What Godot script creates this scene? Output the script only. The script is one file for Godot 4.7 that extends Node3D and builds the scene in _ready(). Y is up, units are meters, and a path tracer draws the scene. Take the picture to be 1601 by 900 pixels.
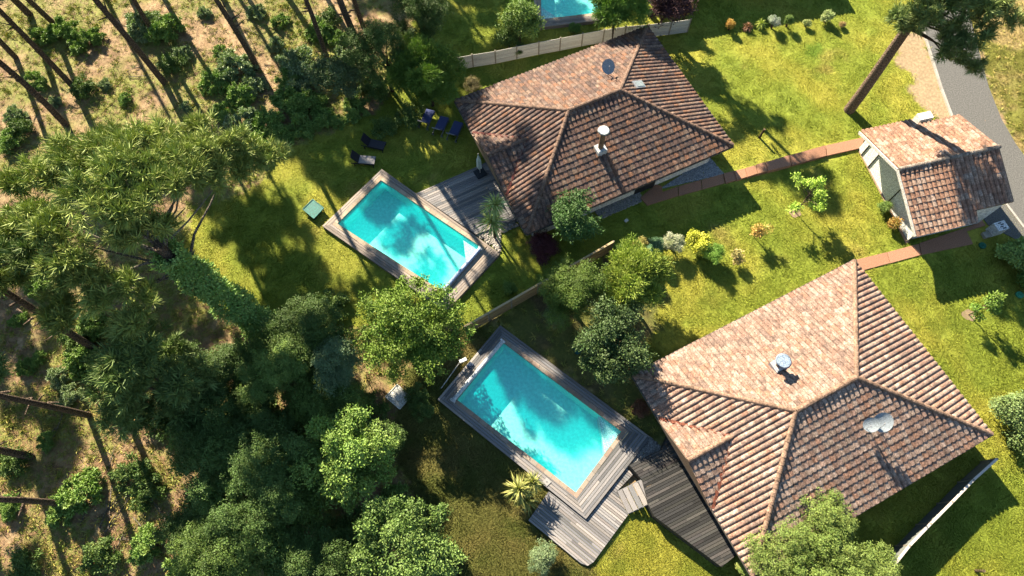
extends Node3D
# Two hip-roofed villas with pools at the edge of a pine wood, seen from a drone 37 m up.
const HIGH := 37.0
const FOCAL := 1006.314
var ax_r := Vector3(1, 0, 0)
var ax_u := Vector3(0, 1, 0)
var ax_f := Vector3(0, 0, -1)
var rng := RandomNumberGenerator.new()
var used := {}
var M := {}
var clump := {}
var noise_a := FastNoiseLite.new()
var noise_b := FastNoiseLite.new()
var noise_c := FastNoiseLite.new()

# ---------- helpers ----------
# the point at height h that the survey of the photograph puts at (px, py)
func G(px: float, py: float, h := 0.0) -> Vector3:
	var d: Vector3 = ax_f * FOCAL + ax_r * (px - 800.5) - ax_u * (py - 450.0)
	return Vector3(0, HIGH, 0) + d * ((h - HIGH) / d.y)

func G2(px: float, py: float, h := 0.0) -> Vector2:
	var g := G(px, py, h)
	return Vector2(g.x, g.z)

func poly(a: Array, h := 0.0) -> PackedVector2Array:
	var out := PackedVector2Array()
	for i in range(0, a.size(), 2):
		out.append(G2(a[i], a[i + 1], h))
	return out

class MB:
	var v := PackedVector3Array()
	var n := PackedVector3Array()
	var c := PackedColorArray()
	var col := Color(1, 1, 1)
	func tri(p: Vector3, q: Vector3, r: Vector3) -> void:
		var nn := (q - p).cross(r - p).normalized()
		v.append(p); v.append(r); v.append(q)
		for i in 3:
			n.append(nn); c.append(col)
	func quad(p: Vector3, q: Vector3, r: Vector3, s: Vector3) -> void:
		tri(p, q, r); tri(p, r, s)
	func stri(p: Vector3, q: Vector3, r: Vector3, np: Vector3, nq: Vector3, nr: Vector3) -> void:
		v.append(p); v.append(r); v.append(q)
		n.append(np); n.append(nr); n.append(nq)
		for i in 3: c.append(col)
	func box(o: Vector3, s: Vector3, b := Basis.IDENTITY) -> void:
		var x := b.x * s.x * 0.5
		var y := b.y * s.y * 0.5
		var z := b.z * s.z * 0.5
		quad(o - x + y + z, o + x + y + z, o + x + y - z, o - x + y - z)
		quad(o - x - y - z, o + x - y - z, o + x - y + z, o - x - y + z)
		quad(o - x - y + z, o + x - y + z, o + x + y + z, o - x + y + z)
		quad(o + x - y - z, o - x - y - z, o - x + y - z, o + x + y - z)
		quad(o + x - y + z, o + x - y - z, o + x + y - z, o + x + y + z)
		quad(o - x - y - z, o - x - y + z, o - x + y + z, o - x + y - z)
	func tube(p: Vector3, q: Vector3, r0: float, r1: float, k := 8, caps := true) -> void:
		var d := (q - p).normalized()
		var a := d.cross(Vector3(0.31, 0.2, 0.93)).normalized()
		var b := d.cross(a)
		for i in k:
			var t0 := TAU * i / k
			var t1 := TAU * (i + 1) / k
			var e0 := a * cos(t0) + b * sin(t0)
			var e1 := a * cos(t1) + b * sin(t1)
			stri(p + e0 * r0, p + e1 * r0, q + e1 * r1, e0, e1, e1)
			stri(p + e0 * r0, q + e1 * r1, q + e0 * r1, e0, e1, e0)
			if caps:
				tri(q, q + e0 * r1, q + e1 * r1)
				tri(p, p + e1 * r0, p + e0 * r0)
	func path(pts: Array, r0: float, r1: float, k := 8) -> void:
		for i in pts.size() - 1:
			tube(pts[i], pts[i + 1], lerpf(r0, r1, float(i) / (pts.size() - 1)), lerpf(r0, r1, float(i + 1) / (pts.size() - 1)), k, i == pts.size() - 2)
	func prism(pl: PackedVector2Array, y0: float, y1: float) -> void:
		if not Geometry2D.is_polygon_clockwise(pl):
			pl = pl.duplicate(); pl.reverse()
		var t := Geometry2D.triangulate_polygon(pl)
		for i in range(0, t.size(), 3):
			var a := pl[t[i]]
			var b := pl[t[i + 1]]
			var d := pl[t[i + 2]]
			var p := Vector3(a.x, y1, a.y)
			var q := Vector3(b.x, y1, b.y)
			var r := Vector3(d.x, y1, d.y)
			if (q - p).cross(r - p).y < 0: tri(p, r, q)
			else: tri(p, q, r)
		for i in pl.size():
			var a := pl[i]
			var b := pl[(i + 1) % pl.size()]
			quad(Vector3(a.x, y0, a.y), Vector3(a.x, y1, a.y), Vector3(b.x, y1, b.y), Vector3(b.x, y0, b.y))
	func mesh(m: Material) -> ArrayMesh:
		var arr := []
		arr.resize(Mesh.ARRAY_MAX)
		arr[Mesh.ARRAY_VERTEX] = v
		arr[Mesh.ARRAY_NORMAL] = n
		arr[Mesh.ARRAY_COLOR] = c
		var am := ArrayMesh.new()
		am.add_surface_from_arrays(Mesh.PRIMITIVE_TRIANGLES, arr)
		am.surface_set_material(0, m)
		return am

func numbered(called: String) -> String:
	used[called] = used.get(called, -1) + 1
	return called if used[called] == 0 else "%s_%03d" % [called, used[called]]

func tag(o: Node, label: String, category: String, group := "", kind := "") -> Node:
	if label: o.set_meta("label", label)
	if category: o.set_meta("category", category)
	if group: o.set_meta("group", group)
	if kind: o.set_meta("kind", kind)
	return o

func thing(called: String, label: String, category: String, at := Vector3.ZERO, turn := 0.0, group := "") -> Node3D:
	var o := Node3D.new()
	o.name = numbered(called)
	add_child(o)
	o.position = at
	o.rotation.y = turn
	tag(o, label, category, group)
	return o

func part(parent: Node, called: String, mesh: Mesh, xf := Transform3D.IDENTITY) -> MeshInstance3D:
	var o := MeshInstance3D.new()
	o.name = numbered(called) if parent == self else called
	o.mesh = mesh
	o.transform = xf
	parent.add_child(o, true)
	return o

func setting(called: String, mesh: Mesh, label := "") -> MeshInstance3D:
	var o := part(self, called, mesh)
	tag(o, label, "", "", "structure")
	return o

func copy(src: Node3D, at: Vector3, turn: float, sc := 1.0, label := "", group := "") -> Node3D:
	var o: Node3D = src.duplicate()
	var base := String(src.name)
	if base.length() > 4 and base.substr(base.length() - 3).is_valid_int(): base = base.substr(0, base.length() - 4)
	o.name = numbered(base)
	add_child(o)
	o.position = at
	o.rotation.y = turn
	o.scale = Vector3.ONE * sc
	if label: o.set_meta("label", label)
	if group: o.set_meta("group", group)
	return o

func lin(r: float, g: float, b: float) -> Color:
	return Color(r, g, b).linear_to_srgb()

func grain(freq: float, lo: float, hi: float, seed_: int, octaves := 4, size := 512) -> ImageTexture:
	var fn := FastNoiseLite.new()
	fn.noise_type = FastNoiseLite.TYPE_SIMPLEX_SMOOTH
	fn.seed = seed_
	fn.frequency = freq
	fn.fractal_octaves = octaves
	fn.fractal_gain = 0.6
	var im := fn.get_seamless_image(size, size)
	im.convert(Image.FORMAT_L8)
	var d := im.get_data()
	for i in d.size():
		d[i] = int(clampf(lo + (hi - lo) * clampf((d[i] / 255.0 - 0.5) * 1.5 + 0.5, 0, 1), 0, 1) * 255)
	return ImageTexture.create_from_image(Image.create_from_data(size, size, false, Image.FORMAT_L8, d))

func normals(freq: float, strength: float, seed_: int, octaves := 4, size := 512) -> ImageTexture:
	var fn := FastNoiseLite.new()
	fn.seed = seed_
	fn.frequency = freq
	fn.fractal_octaves = octaves
	var im := fn.get_seamless_image(size, size)
	im.convert(Image.FORMAT_RGBA8)
	im.bump_map_to_normal_map(strength)
	return ImageTexture.create_from_image(im)

func mat(called: String, albedo: Color, rough: float, vcol := false, tex: Texture2D = null, scale := 1.0, nrm: Texture2D = null, nstr := 1.0, world := true) -> StandardMaterial3D:
	var m := StandardMaterial3D.new()
	m.albedo_color = albedo
	m.roughness = rough
	m.vertex_color_use_as_albedo = vcol
	m.metallic_specular = 0.3
	if tex or nrm:
		m.uv1_triplanar = true
		m.uv1_world_triplanar = world
		m.uv1_scale = Vector3.ONE * scale
	if tex: m.albedo_texture = tex
	if nrm:
		m.normal_enabled = true
		m.normal_texture = nrm
		m.normal_scale = nstr
	M[called] = m
	return m

func leaf_mat(called: String, back: Color, rough := 0.55) -> void:
	var m := mat(called, Color.WHITE, rough, true)
	m.backlight_enabled = true
	m.backlight = back
	m.cull_mode = BaseMaterial3D.CULL_DISABLED

func pick(a: Array) -> Variant:
	return a[rng.randi() % a.size()]

func rnd(a: float, b: float) -> float:
	return rng.randf_range(a, b)

func rdir() -> Vector3:
	var z := rnd(-1, 1)
	var t := rnd(0, TAU)
	var r := sqrt(1 - z * z)
	return Vector3(r * cos(t), z, r * sin(t))

# planks laid across a polygon (world x, z), each one a mesh of its own
func planks(parent: Node3D, pl: PackedVector2Array, dir: Vector2, y0: float, y1: float, wide: float, gap: float, tones: Array) -> void:
	dir = dir.normalized()
	var nor := Vector2(-dir.y, dir.x)
	var lo := INF
	var hi := -INF
	var ulo := INF
	var uhi := -INF
	for q in pl:
		lo = minf(lo, q.dot(nor)); hi = maxf(hi, q.dot(nor))
		ulo = minf(ulo, q.dot(dir)); uhi = maxf(uhi, q.dot(dir))
	var s := lo
	while s < hi - 0.02:
		var strip := PackedVector2Array([dir * ulo + nor * s, dir * uhi + nor * s, dir * uhi + nor * minf(s + wide, hi), dir * ulo + nor * minf(s + wide, hi)])
		for piece in Geometry2D.intersect_polygons(strip, pl):
			var cut := rnd(ulo + 0.3, uhi - 0.3)
			var halves := [piece]
			if uhi - ulo > 3.5:
				halves = []
				for side in [[ulo - 1, cut], [cut + 0.006, uhi + 1]]:
					var w := PackedVector2Array([dir * side[0] + nor * (s - 1), dir * side[1] + nor * (s - 1), dir * side[1] + nor * (s + 1), dir * side[0] + nor * (s + 1)])
					halves.append_array(Geometry2D.intersect_polygons(w, piece))
			for half in halves:
				if half.size() < 3: continue
				var mb := MB.new()
				var t: Color = pick(tones)
				mb.col = t * rnd(0.7, 1.2)
				mb.prism(half, y0, y1 + rnd(-0.004, 0.004))
				part(parent, "plank", mb.mesh(M.wood))
		s += wide + gap

func multi(parent: Node3D, called: String, mesh: Mesh, xf: Array, cols: Array) -> MultiMeshInstance3D:
	var mm := MultiMesh.new()
	mm.transform_format = MultiMesh.TRANSFORM_3D
	mm.use_colors = true
	mm.mesh = mesh
	mm.instance_count = xf.size()
	for i in xf.size():
		mm.set_instance_transform(i, xf[i])
		mm.set_instance_color(i, cols[i])
	var o := MultiMeshInstance3D.new()
	o.name = numbered(called) if parent == self else called
	o.multimesh = mm
	o.set_meta("kind", "stuff")
	parent.add_child(o, true)
	return o

func facing(y: Vector3, spin: float, sc: float) -> Basis:
	y = y.normalized()
	var x := y.cross(Vector3(0.13, 0.27, 0.95)).normalized()
	var z := x.cross(y)
	return Basis(x * cos(spin) + z * sin(spin), y, z * cos(spin) - x * sin(spin)) * sc
# ---------- materials ----------
func make_materials() -> void:
	var g_fine := grain(0.06, 0.55, 1.0, 3)
	var g_mid := grain(0.02, 0.6, 1.0, 5)
	var n_fine := normals(0.09, 6.0, 8)
	mat("ground", Color.WHITE, 0.95, true, grain(0.11, 0.8, 1.0, 11, 5), 0.6, normals(0.12, 10.0, 12), 0.8)
	M.ground.detail_enabled = true
	M.ground.detail_albedo = grain(0.012, 0.82, 1.0, 21, 4)
	M.ground.detail_blend_mode = BaseMaterial3D.BLEND_MODE_MUL
	mat("wood", Color.WHITE, 0.85, true, g_fine, 1.3, n_fine, 0.5)
	mat("tile", Color.WHITE, 0.85, true, grain(0.03, 0.5, 1.0, 31, 5), 0.55, n_fine, 0.6)
	M.tile.detail_enabled = true
	M.tile.detail_albedo = grain(0.01, 0.66, 1.0, 33, 4)
	M.tile.detail_blend_mode = BaseMaterial3D.BLEND_MODE_MUL
	mat("plaster", lin(0.74, 0.72, 0.66), 0.9, false, g_mid, 0.5, n_fine, 0.3)
	mat("white_paint", lin(0.75, 0.75, 0.72), 0.6, false, g_mid, 0.8)
	mat("gutter", lin(0.05, 0.045, 0.04), 0.5)
	mat("soffit", lin(0.28, 0.2, 0.13), 0.8)
	mat("terracotta", Color.WHITE, 0.9, true, g_fine, 0.6, n_fine, 0.6)
	mat("asphalt", lin(0.115, 0.114, 0.108), 0.9, false, grain(0.05, 0.7, 1.0, 41, 5), 0.35, n_fine, 0.5)
	mat("stone", Color.WHITE, 0.9, true, g_fine, 1.7, n_fine, 0.5)
	mat("metal", lin(0.5, 0.52, 0.54), 0.4, false, g_fine, 1.5)
	M.metal.metallic = 0.6
	mat("dish", lin(0.26, 0.3, 0.33), 0.55, false, g_mid, 1.5)
	mat("paint", Color.WHITE, 0.55, true, g_mid, 0.9)
	mat("fabric", Color.WHITE, 0.9, true, g_fine, 2.0)
	mat("bark", Color.WHITE, 0.95, true, grain(0.022, 0.3, 1.0, 51, 4), 0.8, normals(0.025, 24.0, 52), 2.5)
	mat("liner", lin(0.2, 0.8, 0.72), 0.7, false, grain(0.02, 0.86, 1.0, 61), 0.35)
	var w := mat("water", Color(lin(0.0, 0.4, 0.42), 0.3), 0.03)
	w.transparency = BaseMaterial3D.TRANSPARENCY_ALPHA
	w.metallic_specular = 0.5
	w.uv1_triplanar = true
	w.uv1_world_triplanar = true
	w.uv1_scale = Vector3.ONE * 0.35
	w.normal_enabled = true
	w.normal_texture = normals(0.03, 3.0, 71, 3)
	w.normal_scale = 0.7
	var gl := mat("glass", Color(lin(0.5, 0.62, 0.6), 0.25), 0.08)
	gl.transparency = BaseMaterial3D.TRANSPARENCY_ALPHA
	leaf_mat("leaf", Color(0.5, 0.55, 0.2))
	leaf_mat("needle", Color(0.25, 0.3, 0.1), 0.6)
	leaf_mat("grass", Color(0.4, 0.45, 0.15), 0.7)

# ---------- leaf clumps ----------
func leaf(mb: MB, at: Vector3, d: Vector3, up: Vector3, l: float, w: float) -> void:
	var s := d.cross(up).normalized() * w * 0.5
	var nn := s.cross(d).normalized()
	var mid := at + d * l * 0.5 + nn * l * 0.08
	var tip := at + d * l
	mb.tri(at, mid + s, tip)
	mb.tri(at, tip, mid - s)

func make_clump(called: String, count: int, r: float, l: float, w: float, material: String, flat := 0.5) -> void:
	var mb := MB.new()
	for i in count:
		var d := rdir()
		var at := d * r * pow(rng.randf(), 0.5)
		var t := rnd(0.7, 1.25)
		mb.col = Color(t * rnd(0.9, 1.15), t, t * rnd(0.8, 1.1))
		var ld := (rdir() + d * 0.8).normalized()
		leaf(mb, at, ld, (rdir() + Vector3.UP * flat * 3.0).normalized(), l * rnd(0.7, 1.3), w * rnd(0.7, 1.3))
	clump[called] = mb.mesh(M[material])

func make_spray(called: String, count: int, l: float, w: float, spread: float, material: String, droop := 0.0) -> void:
	var mb := MB.new()
	for i in count:
		var t := rnd(0.75, 1.25)
		mb.col = Color(t * rnd(0.92, 1.1), t, t * rnd(0.85, 1.1))
		var d := (Vector3.UP * (1.0 - spread) + rdir() * spread).normalized()
		var at := Vector3(0, rnd(-0.5, 0.3) * l * (0.15 if droop > 0.16 else 1.0), 0)
		var s := d.cross(rdir()).normalized() * w * 0.5
		var ll := l * rnd(0.7, 1.2)
		var mid := at + d * ll * 0.55
		var tip := at + d * ll + Vector3.DOWN * droop * ll
		mb.tri(at - s * 0.5, at + s * 0.5, mid + s)
		mb.tri(at - s * 0.5, mid + s, mid - s)
		mb.tri(mid - s, mid + s, tip)
	clump[called] = mb.mesh(M[material])

func make_clumps() -> void:
	make_clump("broad", 22, 0.26, 0.15, 0.09, "leaf")
	make_clump("fine", 34, 0.22, 0.09, 0.05, "leaf")
	make_clump("tiny", 40, 0.16, 0.06, 0.04, "leaf", 0.2)
	make_clump("long", 26, 0.24, 0.3, 0.05, "leaf", 0.3)
	make_spray("needles", 40, 0.38, 0.03, 0.52, "needle")
	make_spray("sword", 30, 0.75, 0.055, 0.72, "leaf", 0.28)
	var mb := MB.new()
	for i in 70:
		var t := rnd(0.85, 1.2)
		mb.col = Color(t * rnd(0.95, 1.1), t, t * 0.95)
		var o := Vector3(rnd(-0.3, 0.3), 0, rnd(-0.3, 0.3))
		var d := Vector3(rnd(-0.6, 0.6), 1, rnd(-0.6, 0.6)).normalized() * rnd(0.025, 0.055)
		var s := d.cross(rdir()).normalized() * 0.014
		mb.stri(o - s, o + s, o + d, Vector3.UP, Vector3.UP, Vector3.UP)
	clump["tuft"] = mb.mesh(M.grass)
	make_spray("herb", 22, 0.3, 0.035, 0.7, "grass", 0.15)
	make_spray("sprig", 30, 0.26, 0.06, 0.75, "leaf", 0.1)
	make_spray("litter", 12, 0.25, 0.012, 1.0, "grass")

# leaf clumps over a set of lobes [centre, radius, count, (squash)]
func crown(parent: Node3D, called: String, lobes: Array, kind: String, ca: Color, cb: Color, size := 1.0, below := 0.35) -> MultiMeshInstance3D:
	var xf := []
	var cols := []
	for lb in lobes:
		var tint := rnd(0.85, 1.15)
		var hue := rnd(0, 1)
		var sq: float = lb[3] if lb.size() > 3 else 0.8
		for i in int(lb[2]):
			var d := rdir()
			if d.y < 0 and rng.randf() > below: d.y = -d.y
			var rr: float = lb[1] * (0.3 + 0.8 * sqrt(rng.randf())) * (1.35 if rng.randf() < 0.12 else 1.0)
			var at: Vector3 = lb[0] + Vector3(d.x, d.y * sq, d.z) * rr
			xf.append(Transform3D(facing(d + Vector3(0, 0.5, 0) + rdir() * 0.5, rnd(0, TAU), size * rnd(0.7, 1.3)), at))
			cols.append(ca.lerp(cb, clampf(hue * 0.5 + rng.randf() * 0.5, 0, 1)) * tint)
	return multi(parent, called, clump[kind], xf, cols)

func ball_lobes(o: Vector3, r: Vector3, count: int, lr: float, per: int, hollow := 0.55) -> Array:
	var out := []
	for i in count:
		var d := rdir()
		if d.y < -0.3: d.y = -d.y
		var k := hollow + (1 - hollow) * rng.randf()
		out.append([o + Vector3(d.x * r.x, d.y * r.y, d.z * r.z) * k, lr * rnd(0.65, 1.25), int(per * rnd(0.7, 1.3))])
	return out

func trunk_mesh(pts: Array, r0: float, r1: float, limbs: Array, col: Color) -> ArrayMesh:
	var mb := MB.new()
	mb.col = col
	mb.path(pts, r0, r1, 12)
	for l in limbs: mb.path(l, r1 * 0.55 + 0.02, 0.015, 6)
	return mb.mesh(M.bark)

func broad_tree(called: String, label: String, at: Vector3, high: float, wide: float, kind: String, ca: Color, cb: Color, group := "", density := 1.0, lr := 0.9) -> Node3D:
	var t := thing(called, label, "tree", Vector3(at.x, 0, at.z), 0, group)
	var cy := high * 0.62
	var lobes := ball_lobes(Vector3(0, cy, 0), Vector3(wide, high * 0.38, wide), int(12 + wide * wide * 5.0), lr, int(28 * density), 0.4 if wide < 3 else 0.25)
	var bend := Vector3(rnd(-0.2, 0.2), cy * 0.5, rnd(-0.2, 0.2))
	var top := Vector3(rnd(-0.3, 0.3), cy * 0.95, rnd(-0.3, 0.3))
	var limbs := []
	for i in mini(lobes.size(), 12):
		var e: Vector3 = lobes[i][0]
		limbs.append([bend.lerp(top, rnd(0, 0.9)), (bend + e) * 0.5 + Vector3(0, 0.3, 0), e])
	part(t, "trunk", trunk_mesh([Vector3(0, -0.1, 0), bend, top], 0.06 + wide * 0.045, 0.05, limbs, Color(0.14, 0.1, 0.07)))
	crown(t, "crown", lobes, kind, ca, cb, lr / 0.8)
	return t

# loose, many-stemmed wild bush of upright leafy sprigs
func wild_bush(label: String, ca: Color, cb: Color, kind: String) -> Node3D:
	var t := thing("wild_bush", label, "shrub", Vector3.ZERO, 0, "wild bushes of the wood floor")
	var lobes := []
	var mb := MB.new()
	mb.col = Color(0.16, 0.11, 0.07)
	for i in 26:
		var a := rnd(0, TAU)
		var d := sqrt(rng.randf()) * 1.05
		var e := Vector3(cos(a) * d * rnd(0.6, 1.1), rnd(0.15, 1.15) * (1.15 - 0.6 * d), sin(a) * d)
		lobes.append([e, rnd(0.12, 0.3), 10, 0.9])
		if i < 12: mb.path([Vector3(e.x * 0.25, -0.05, e.z * 0.25), Vector3(e.x * 0.7, e.y * 0.6, e.z * 0.7), e], 0.02, 0.006, 5)
	part(t, "stem", mb.mesh(M.bark))
	crown(t, "foliage", lobes, kind, ca, cb, 0.75, 0.15)
	return t

func bush(called: String, label: String, at: Vector3, high: float, wide: float, kind: String, ca: Color, cb: Color, group := "", cat := "shrub", density := 1.0) -> Node3D:
	var t := thing(called, label, cat, Vector3(at.x, 0, at.z), 0, group)
	var lr := clampf(wide * 0.33, 0.12, 0.5)
	var lobes := ball_lobes(Vector3(0, high * 0.5, 0), Vector3(wide * 0.8, high * 0.46, wide * 0.8), int(9 + wide * 9), lr, int(26 * density * clampf(lr / 0.35, 0.5, 2.0)), 0.3)
	var mb := MB.new()
	mb.col = Color(0.13, 0.09, 0.06)
	for i in mini(7, lobes.size()):
		mb.path([Vector3(rnd(-0.06, 0.06), -0.05, rnd(-0.06, 0.06)), lobes[i][0] * 0.6, lobes[i][0]], 0.025, 0.008, 5)
	part(t, "stem", mb.mesh(M.bark))
	crown(t, "foliage", lobes, kind, ca, cb, clampf(lr / 0.4, 0.55, 1.3))
	return t

# tall pine: bare trunk, crown of needle tufts on level limbs in the top third
func pine(called: String, label: String, at: Vector3, high: float, wide: float, r: float, group := "", lean := Vector3.ZERO, thick := 1.0, from := 0.66) -> Node3D:
	var t := thing(called, label, "tree", Vector3(at.x, 0, at.z), 0, group)
	var pts := []
	for i in 8:
		var k := i / 7.0
		pts.append(Vector3(sin(k * 4.0 + at.x) * 0.28 - sin(at.x) * 0.28, high * k - 0.1, cos(k * 3.6 + at.z) * 0.28 - cos(at.z) * 0.28) + lean * k)
	var limbs := []
	var lobes := []
	var n := int(11 * thick)
	for i in n:
		var k := lerpf(from, 0.99, float(i) / n)
		var o := lean * k + Vector3(0, high * k, 0)
		var ang := i * 2.4 + rnd(-0.5, 0.5)
		var out := wide * (1.0 - 0.75 * pow((k - from) / (1.0 - from), 1.6)) * rnd(0.6, 1.1)
		var e := o + Vector3(cos(ang) * out, rnd(0.2, 0.9), sin(ang) * out)
		limbs.append([o, (o + e) * 0.5 + Vector3(0, 0.1, 0), e])
		lobes.append([e, rnd(0.6, 0.95), int(34 * minf(1.0, thick)), 0.55])
		lobes.append([o.lerp(e, 0.6) + Vector3(rnd(-0.5, 0.5), 0.3, rnd(-0.5, 0.5)), rnd(0.5, 0.8), int(24 * minf(1.0, thick)), 0.55])
	lobes.append([Vector3(0, high, 0) + lean, 0.9, 60, 0.7])
	for i in 9:
		var k := rnd(0.2, 0.62)
		var o := lean * k + Vector3(0, high * k, 0)
		var a := rnd(0, TAU)
		limbs.append([o, o + Vector3(cos(a), 0.25, sin(a)) * rnd(0.4, 1.0)])
	part(t, "trunk", trunk_mesh(pts, r, r * 0.45, limbs, Color(0.24, 0.175, 0.13)))
	crown(t, "crown", lobes, "needles", Color(0.07, 0.12, 0.035), Color(0.14, 0.19, 0.05), 1.2, 0.2)
	return t
# ---------- roofs ----------
const TW := 0.295
const TL := 0.377
const PROFILE := [[0.0, -0.005], [0.06, -0.01], [0.075, 0.035], [0.12, 0.062], [0.178, 0.07], [0.236, 0.062], [0.28, 0.035], [0.295, -0.005]]
var tile_mesh := {}

func tile_into(mb: MB, base: Transform3D, u0: float, v0: float, vmin: Callable, vmax: Callable) -> void:
	var lo := []
	var hi := []
	var foot := []
	for q in PROFILE:
		var u: float = u0 + q[0]
		var a: float = vmin.call(u)
		var b: float = vmax.call(u)
		var f := clampf(v0, a, b)
		var k := clampf(v0 + TL + 0.03, a, b)
		lo.append(base * Vector3(u, q[1] + 0.06, -f))
		hi.append(base * Vector3(u, q[1] + 0.02, -k))
		foot.append(base * Vector3(u, q[1] + 0.005, -f))
	for i in PROFILE.size() - 1:
		mb.quad(lo[i], lo[i + 1], hi[i + 1], hi[i])
		mb.quad(foot[i], foot[i + 1], lo[i + 1], lo[i])

func tile_tone(p: Dictionary) -> int:
	return rng.randi() % (p.tones as Array).size()

func shared_tile(p: Dictionary, k: int) -> ArrayMesh:
	var key := "%s%d" % [p.called, k]
	if not tile_mesh.has(key):
		var mb := MB.new()
		mb.col = p.tones[k]
		tile_into(mb, Transform3D.IDENTITY, 0.0, 0.0, func(_u): return -9.0, func(_u): return 9.0)
		tile_mesh[key] = mb.mesh(M.tile)
	return tile_mesh[key]

# one slope of tiles; single > 0: that many whole tiles become parts of their own
func slope(roof: Node3D, rest: MB, o: Vector3, u: Vector3, v: Vector3, width: float, long: float, vmin: Callable, vmax: Callable, p: Dictionary, single: int, over := 0.0) -> int:
	var n := u.cross(v)
	var base := Transform3D(Basis(u, n, -v), o)
	var cols := int(round((width + over * 2) / TW))
	var rows := int(ceil(long / TL)) + 1
	var made := 0
	var patch := FastNoiseLite.new()
	patch.seed = 77
	patch.frequency = 0.35
	for c in cols:
		var u0 := -over + c * TW
		var sway := rnd(-0.012, 0.012)
		for r in rows:
			var v0 := r * TL - 0.05 + sway
			var um := u0 + TW * 0.5
			if v0 > vmax.call(um) or v0 + TL < vmin.call(um): continue
			var k := tile_tone(p)
			var q := base * Vector3(um, 0, -v0)
			if patch.get_noise_3d(q.x + p.salt, q.y, q.z) > 0.12 and rng.randf() < 0.7: k = p.dark[rng.randi() % (p.dark as Array).size()]
			var whole: bool = v0 > vmin.call(u0) and v0 > vmin.call(u0 + TW) and v0 + TL + 0.03 < vmax.call(u0) and v0 + TL + 0.03 < vmax.call(u0 + TW)
			if made < single and whole:
				part(roof, "tile", shared_tile(p, k), Transform3D(base.basis * Basis(Vector3.UP, rnd(-0.02, 0.02)), base * Vector3(u0, rnd(0, 0.006), -v0)))
				made += 1
			else:
				rest.col = (p.tones[k] as Color) * rnd(0.92, 1.08)
				tile_into(rest, Transform3D(base.basis, base.origin + n * rnd(0, 0.008)), u0, v0, vmin, vmax)
	return made

var cap_meshes := {}
func caps(roof: Node3D, a: Vector3, b: Vector3, p: Dictionary, r := 0.13) -> void:
	var n := int(round(a.distance_to(b) / 0.4))
	var d := (b - a).normalized()
	var side := d.cross(Vector3.UP).normalized()
	var up := side.cross(d)
	for i in n:
		var k := rng.randi() % 4
		var key := "%s%d%f" % [p.called, k, r]
		if not cap_meshes.has(key):
			var mb := MB.new()
			mb.col = (p.cap as Color) * [0.85, 1.0, 1.12, 0.95][k]
			for s in 6:
				var t0 := PI * s / 6.0
				var t1 := PI * (s + 1) / 6.0
				var e0 := Vector3(cos(t0), sin(t0), 0)
				var e1 := Vector3(cos(t1), sin(t1), 0)
				var zz := Vector3(0, 0, 0.21)
				mb.quad(e0 * r * 1.1 + zz, e0 * r * 0.92 - zz, e1 * r * 0.92 - zz, e1 * r * 1.1 + zz)
				mb.tri(zz, e0 * r * 1.1 + zz, e1 * r * 1.1 + zz)
			cap_meshes[key] = mb.mesh(M.tile)
		part(roof, "ridge_tile", cap_meshes[key], Transform3D(Basis(side, up, -d), a.lerp(b, (i + 0.5) / n) + up * 0.05))

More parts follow.
